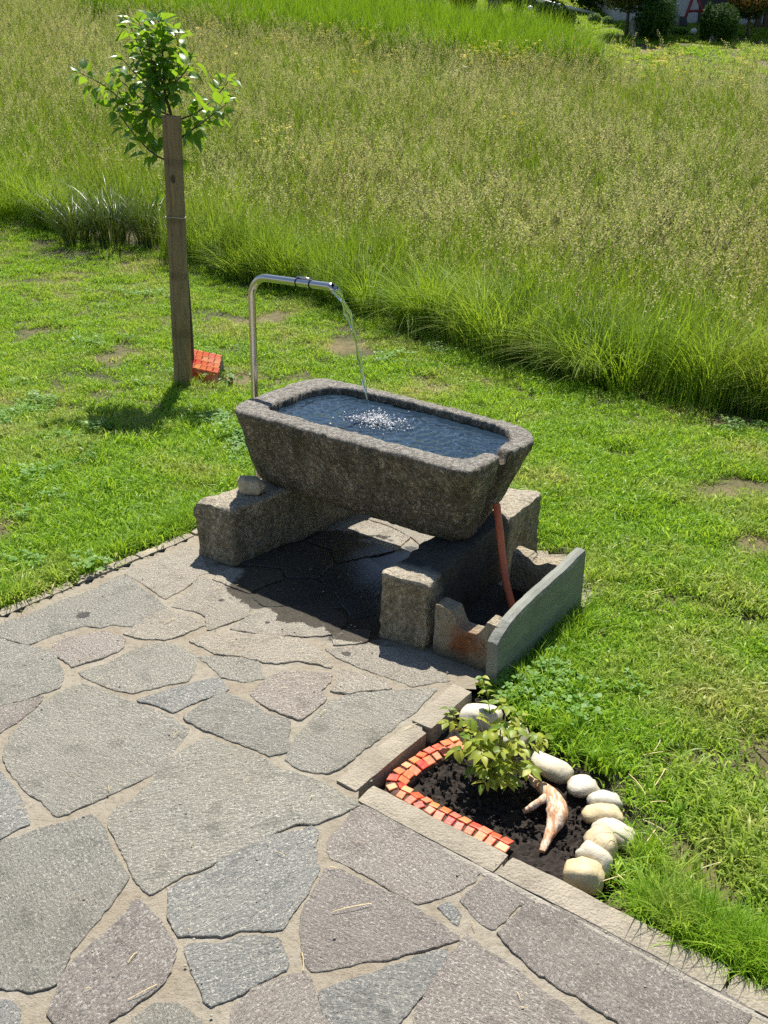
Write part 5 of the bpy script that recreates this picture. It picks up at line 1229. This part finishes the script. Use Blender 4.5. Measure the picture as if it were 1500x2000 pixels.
# thick grey trunk
b = T(966, 30); k = pxm(b); V, F = tube([b + Vector((0, 0, -.2)), b + Vector((0, 0, .5)), b + Vector((.05, 0, 2.)), b + Vector((.1, 0, 5.))], [15 * k, 13 * k, 12 * k, 10 * k], 18, True, .2)
tr_ = empty('old_tree', b, 'thick grey ridged trunk of an old tree at the top edge', 'tree'); M['greybark'] = plain('grey_bark', (.17, .15, .13), .9, .5, 14, .05); to_parent(mobj('trunk', V, F, M['greybark'], None, True), tr_)
V, F = leafcloud([((0, 0, 6.2), 2.2, 2.2, 1.6)], 2500, .12, random.Random(4), .3); mobj('crown', V, F, M['yew'], tr_)
# house
HB = T(1330, 50); k = pxm(HB); hz = HB.z; hy = HB.y + .6
def boxm(name, x0, x1, y0, y1, z0, z1, mat, parent=None):
    V = [(x, y, z) for z in (z0, z1) for x, y in ((x0, y0), (x1, y0), (x1, y1), (x0, y1))]
    o = mobj(name, V, [(3, 2, 1, 0), (4, 5, 6, 7), (0, 1, 5, 4), (1, 2, 6, 5), (2, 3, 7, 6), (3, 0, 4, 7)], mat)
    bv = o.modifiers.new('bevel', 'BEVEL'); bv.width = .012; bv.segments = 2
    return to_parent(o, parent) if parent is not None else o
M['render'] = plain('house_render', (.50, .49, .47), .9, .06, 3, .004); M['anth'] = plain('anthracite_door', (.035, .034, .04), .55, .2, 8); M['brownw'] = plain('brown_timber', (.09, .05, .03), .7, .3, 10); M['roof'] = plain('roof_tile', (.16, .07, .05), .8, .3, 6, .02)
M['redp'] = plain('red_painted_metal', (.23, .018, .02), .45, .2, 10); M['glass'] = NT('window_glass').set((.02, .025, .03), .05)
xw = lambda px, y=None: scr(px, 40, y or hy).x
house = empty('house', Vector((xw(1330), hy, hz)), 'pale rendered house with dark garage door behind the clipped shrubs', 'house')
boxm('wall', xw(1200), xw(1700), hy, hy + 8, hz - 1.2, hz + 4.6, M['render'], house)
dr = boxm('garage_door', xw(1362), xw(1428), hy - .03, hy + .05, hz - .1, hz + 2.4, M['anth'], house)
for q in range(9):
    x = xw(1363) + (xw(1427) - xw(1363)) * (q + .5) / 9; boxm('panel', x - .06, x + .06, hy - .05, hy - .025, hz, hz + 2.3, M['anth']).parent = dr
wi = boxm('window', xw(1215), xw(1255), hy - .03, hy + .05, hz + .9, hz + 2.2, M['glass'], house); boxm('window_sill', xw(1213), xw(1257), hy - .12, hy - .035, hz + .82, hz + .88, M['render']).parent = wi
for px in (1479, 1495): boxm('post', xw(px, hy - .8) - .08, xw(px, hy - .8) + .08, hy - .95, hy - .8, hz - .5, hz + 3.0, M['brownw'], house)
boxm('plinth', xw(1200), xw(1700), hy - .04, hy + .02, hz - 1.2, hz + .12, M['anth'], house)
x0, x1 = xw(1190), xw(1710); V = [(x0, hy - .9, hz + 4.4), (x1, hy - .9, hz + 4.4), (x1, hy + 4, hz + 7), (x0, hy + 4, hz + 7), (x0, hy + 8.9, hz + 4.4), (x1, hy + 8.9, hz + 4.4)]; V += [(a, b_, c_ + .22) for a, b_, c_ in V]
to_parent(mobj('roof', V, [(1, 0, 3, 2), (2, 3, 4, 5), (6, 7, 8, 9), (9, 8, 11, 10), (0, 1, 7, 6), (4, 10, 11, 5), (0, 6, 9, 3), (3, 9, 10, 4), (1, 2, 8, 7), (2, 5, 11, 8)], M['roof']), house)
# red swing frame
yb = hy - 1.0; zb = lambda px, py: scr(px, py, yb)
sw = empty('swing_frame', zb(1345, 55), 'dark red A shaped swing frame in front of the pale house wall', 'swing')
def bar(name, a, b, r, mat, par): V, F = tube([a, (a + b) / 2, b], r, 10); return to_parent(mobj(name, V, F, mat, None, True), par)
ap = zb(1358, -18); ra = .045
bar('leg', zb(1330, 58), ap, ra, M['redp'], sw); bar('leg', zb(1384, 56), ap, ra, M['redp'], sw); bar('crossbar', zb(1343, 22), zb(1372, 21), ra * .8, M['redp'], sw); bar('top_beam', ap, ap + Vector((2.2, 1.2, 0)), ra, M['redp'], sw); bar('leg', ap + Vector((2.2, 1.2, 0)), ap + Vector((2.0, .8, -2.4)), ra, M['redp'], sw)
ch = empty('garden_chair', zb(1330, 58), 'dark folding garden chair leaning by the red swing frame', 'chair')
for nm, P in (('backrest', ((1321, 33), (1336, 35), (1338, 50), (1325, 50))), ('seat', ((1325, 50), (1338, 50), (1336, 53), (1323, 53)))):
    f = [zb(x, y) + Vector((0, -.25 if nm == 'backrest' else -.1, 0)) for x, y in P]; f2 = [p + Vector((0, .04 if nm == 'backrest' else .45, 0)) for p in f]
    to_parent(mobj(nm, f + f2, [(3, 2, 1, 0), (4, 5, 6, 7), (0, 1, 5, 4), (1, 2, 6, 5), (2, 3, 7, 6), (3, 0, 4, 7)], M['anth']), ch)
for x in (1324, 1336): bar('leg', zb(x, 50) + Vector((0, -.2, 0)), zb(x, 58) + Vector((0, -.3, 0)), .02, M['anth'], ch); bar('leg', zb(x, 50) + Vector((0, .3, 0)), zb(x, 58) + Vector((0, .35, 0)), .02, M['anth'], ch)
M['whiteg'] = plain('white_globe', (.75, .75, .72), .35, .05, 5)
for px, py, r, lab in ((1354, 68, .085, 'white garden globe lamp between the low hedge and the columnar shrub'), (1035, 26, .09, 'white garden globe lamp beside the small conifer')):
    p = T(px, py); g = empty('globe_lamp', p, lab, 'lamp', 'white garden globes'); o = pebble_mesh('globe', r, r, r, 1, M['whiteg'], 3, 0.); o.parent = g; o.location = (0, 0, r); V, F = tube([(0, 0, -.15), (0, 0, .0), (0, 0, .05)], .05, 12); mobj('foot', V, F, M['anth'], g, True)
M['paler'] = plain('pale_rock', (.36, .34, .31), .85, .3, 6, .03)
for px, py, a, lab in ((1240, 74, .30, 'pale grey boulder at the foot of the orange tipped tree'), (1392, 82, .18, 'pale rock at the foot of the clipped globe shrub'), (1318, 52, .2, 'grey rock by the house wall left of the swing')):
    p = T(px, py); o = pebble_mesh('garden_rock', a * .7, a * .6, a, px, M['paler'], 3, .3); o.location = p + Vector((0, 0, a * .5)); tag(o, lab, 'rock', 'pale garden rocks')
# white pole (parasol or goal bar) crossing the top of the garden
pa, pb_ = T(1160, 34), T(1160, 34); yq = pa.y + .5
a_, b_ = scr(1048, -1, yq), scr(1165, 28, yq); V, F = tube([a_, (a_ + b_) / 2, b_], .05, 10)
M['whitep'] = plain('white_paint', (.72, .72, .70), .4, .05, 4); wp = empty('white_railing', Vector((b_.x, b_.y, terr(b_.x, b_.y))), 'slanting white rail in front of the dark hedge at the top edge', 'railing'); to_parent(mobj('rail', V, F, M['whitep'], None, True), wp)
for q in (.02, .5, .98): c_ = a_.lerp(b_, q); bar('post', Vector((c_.x, c_.y, terr(c_.x, c_.y) - .2)), c_, .025, M['anth'], wp)
print('LEAVES', LEAFN, 'OBJ', len(bpy.data.objects))
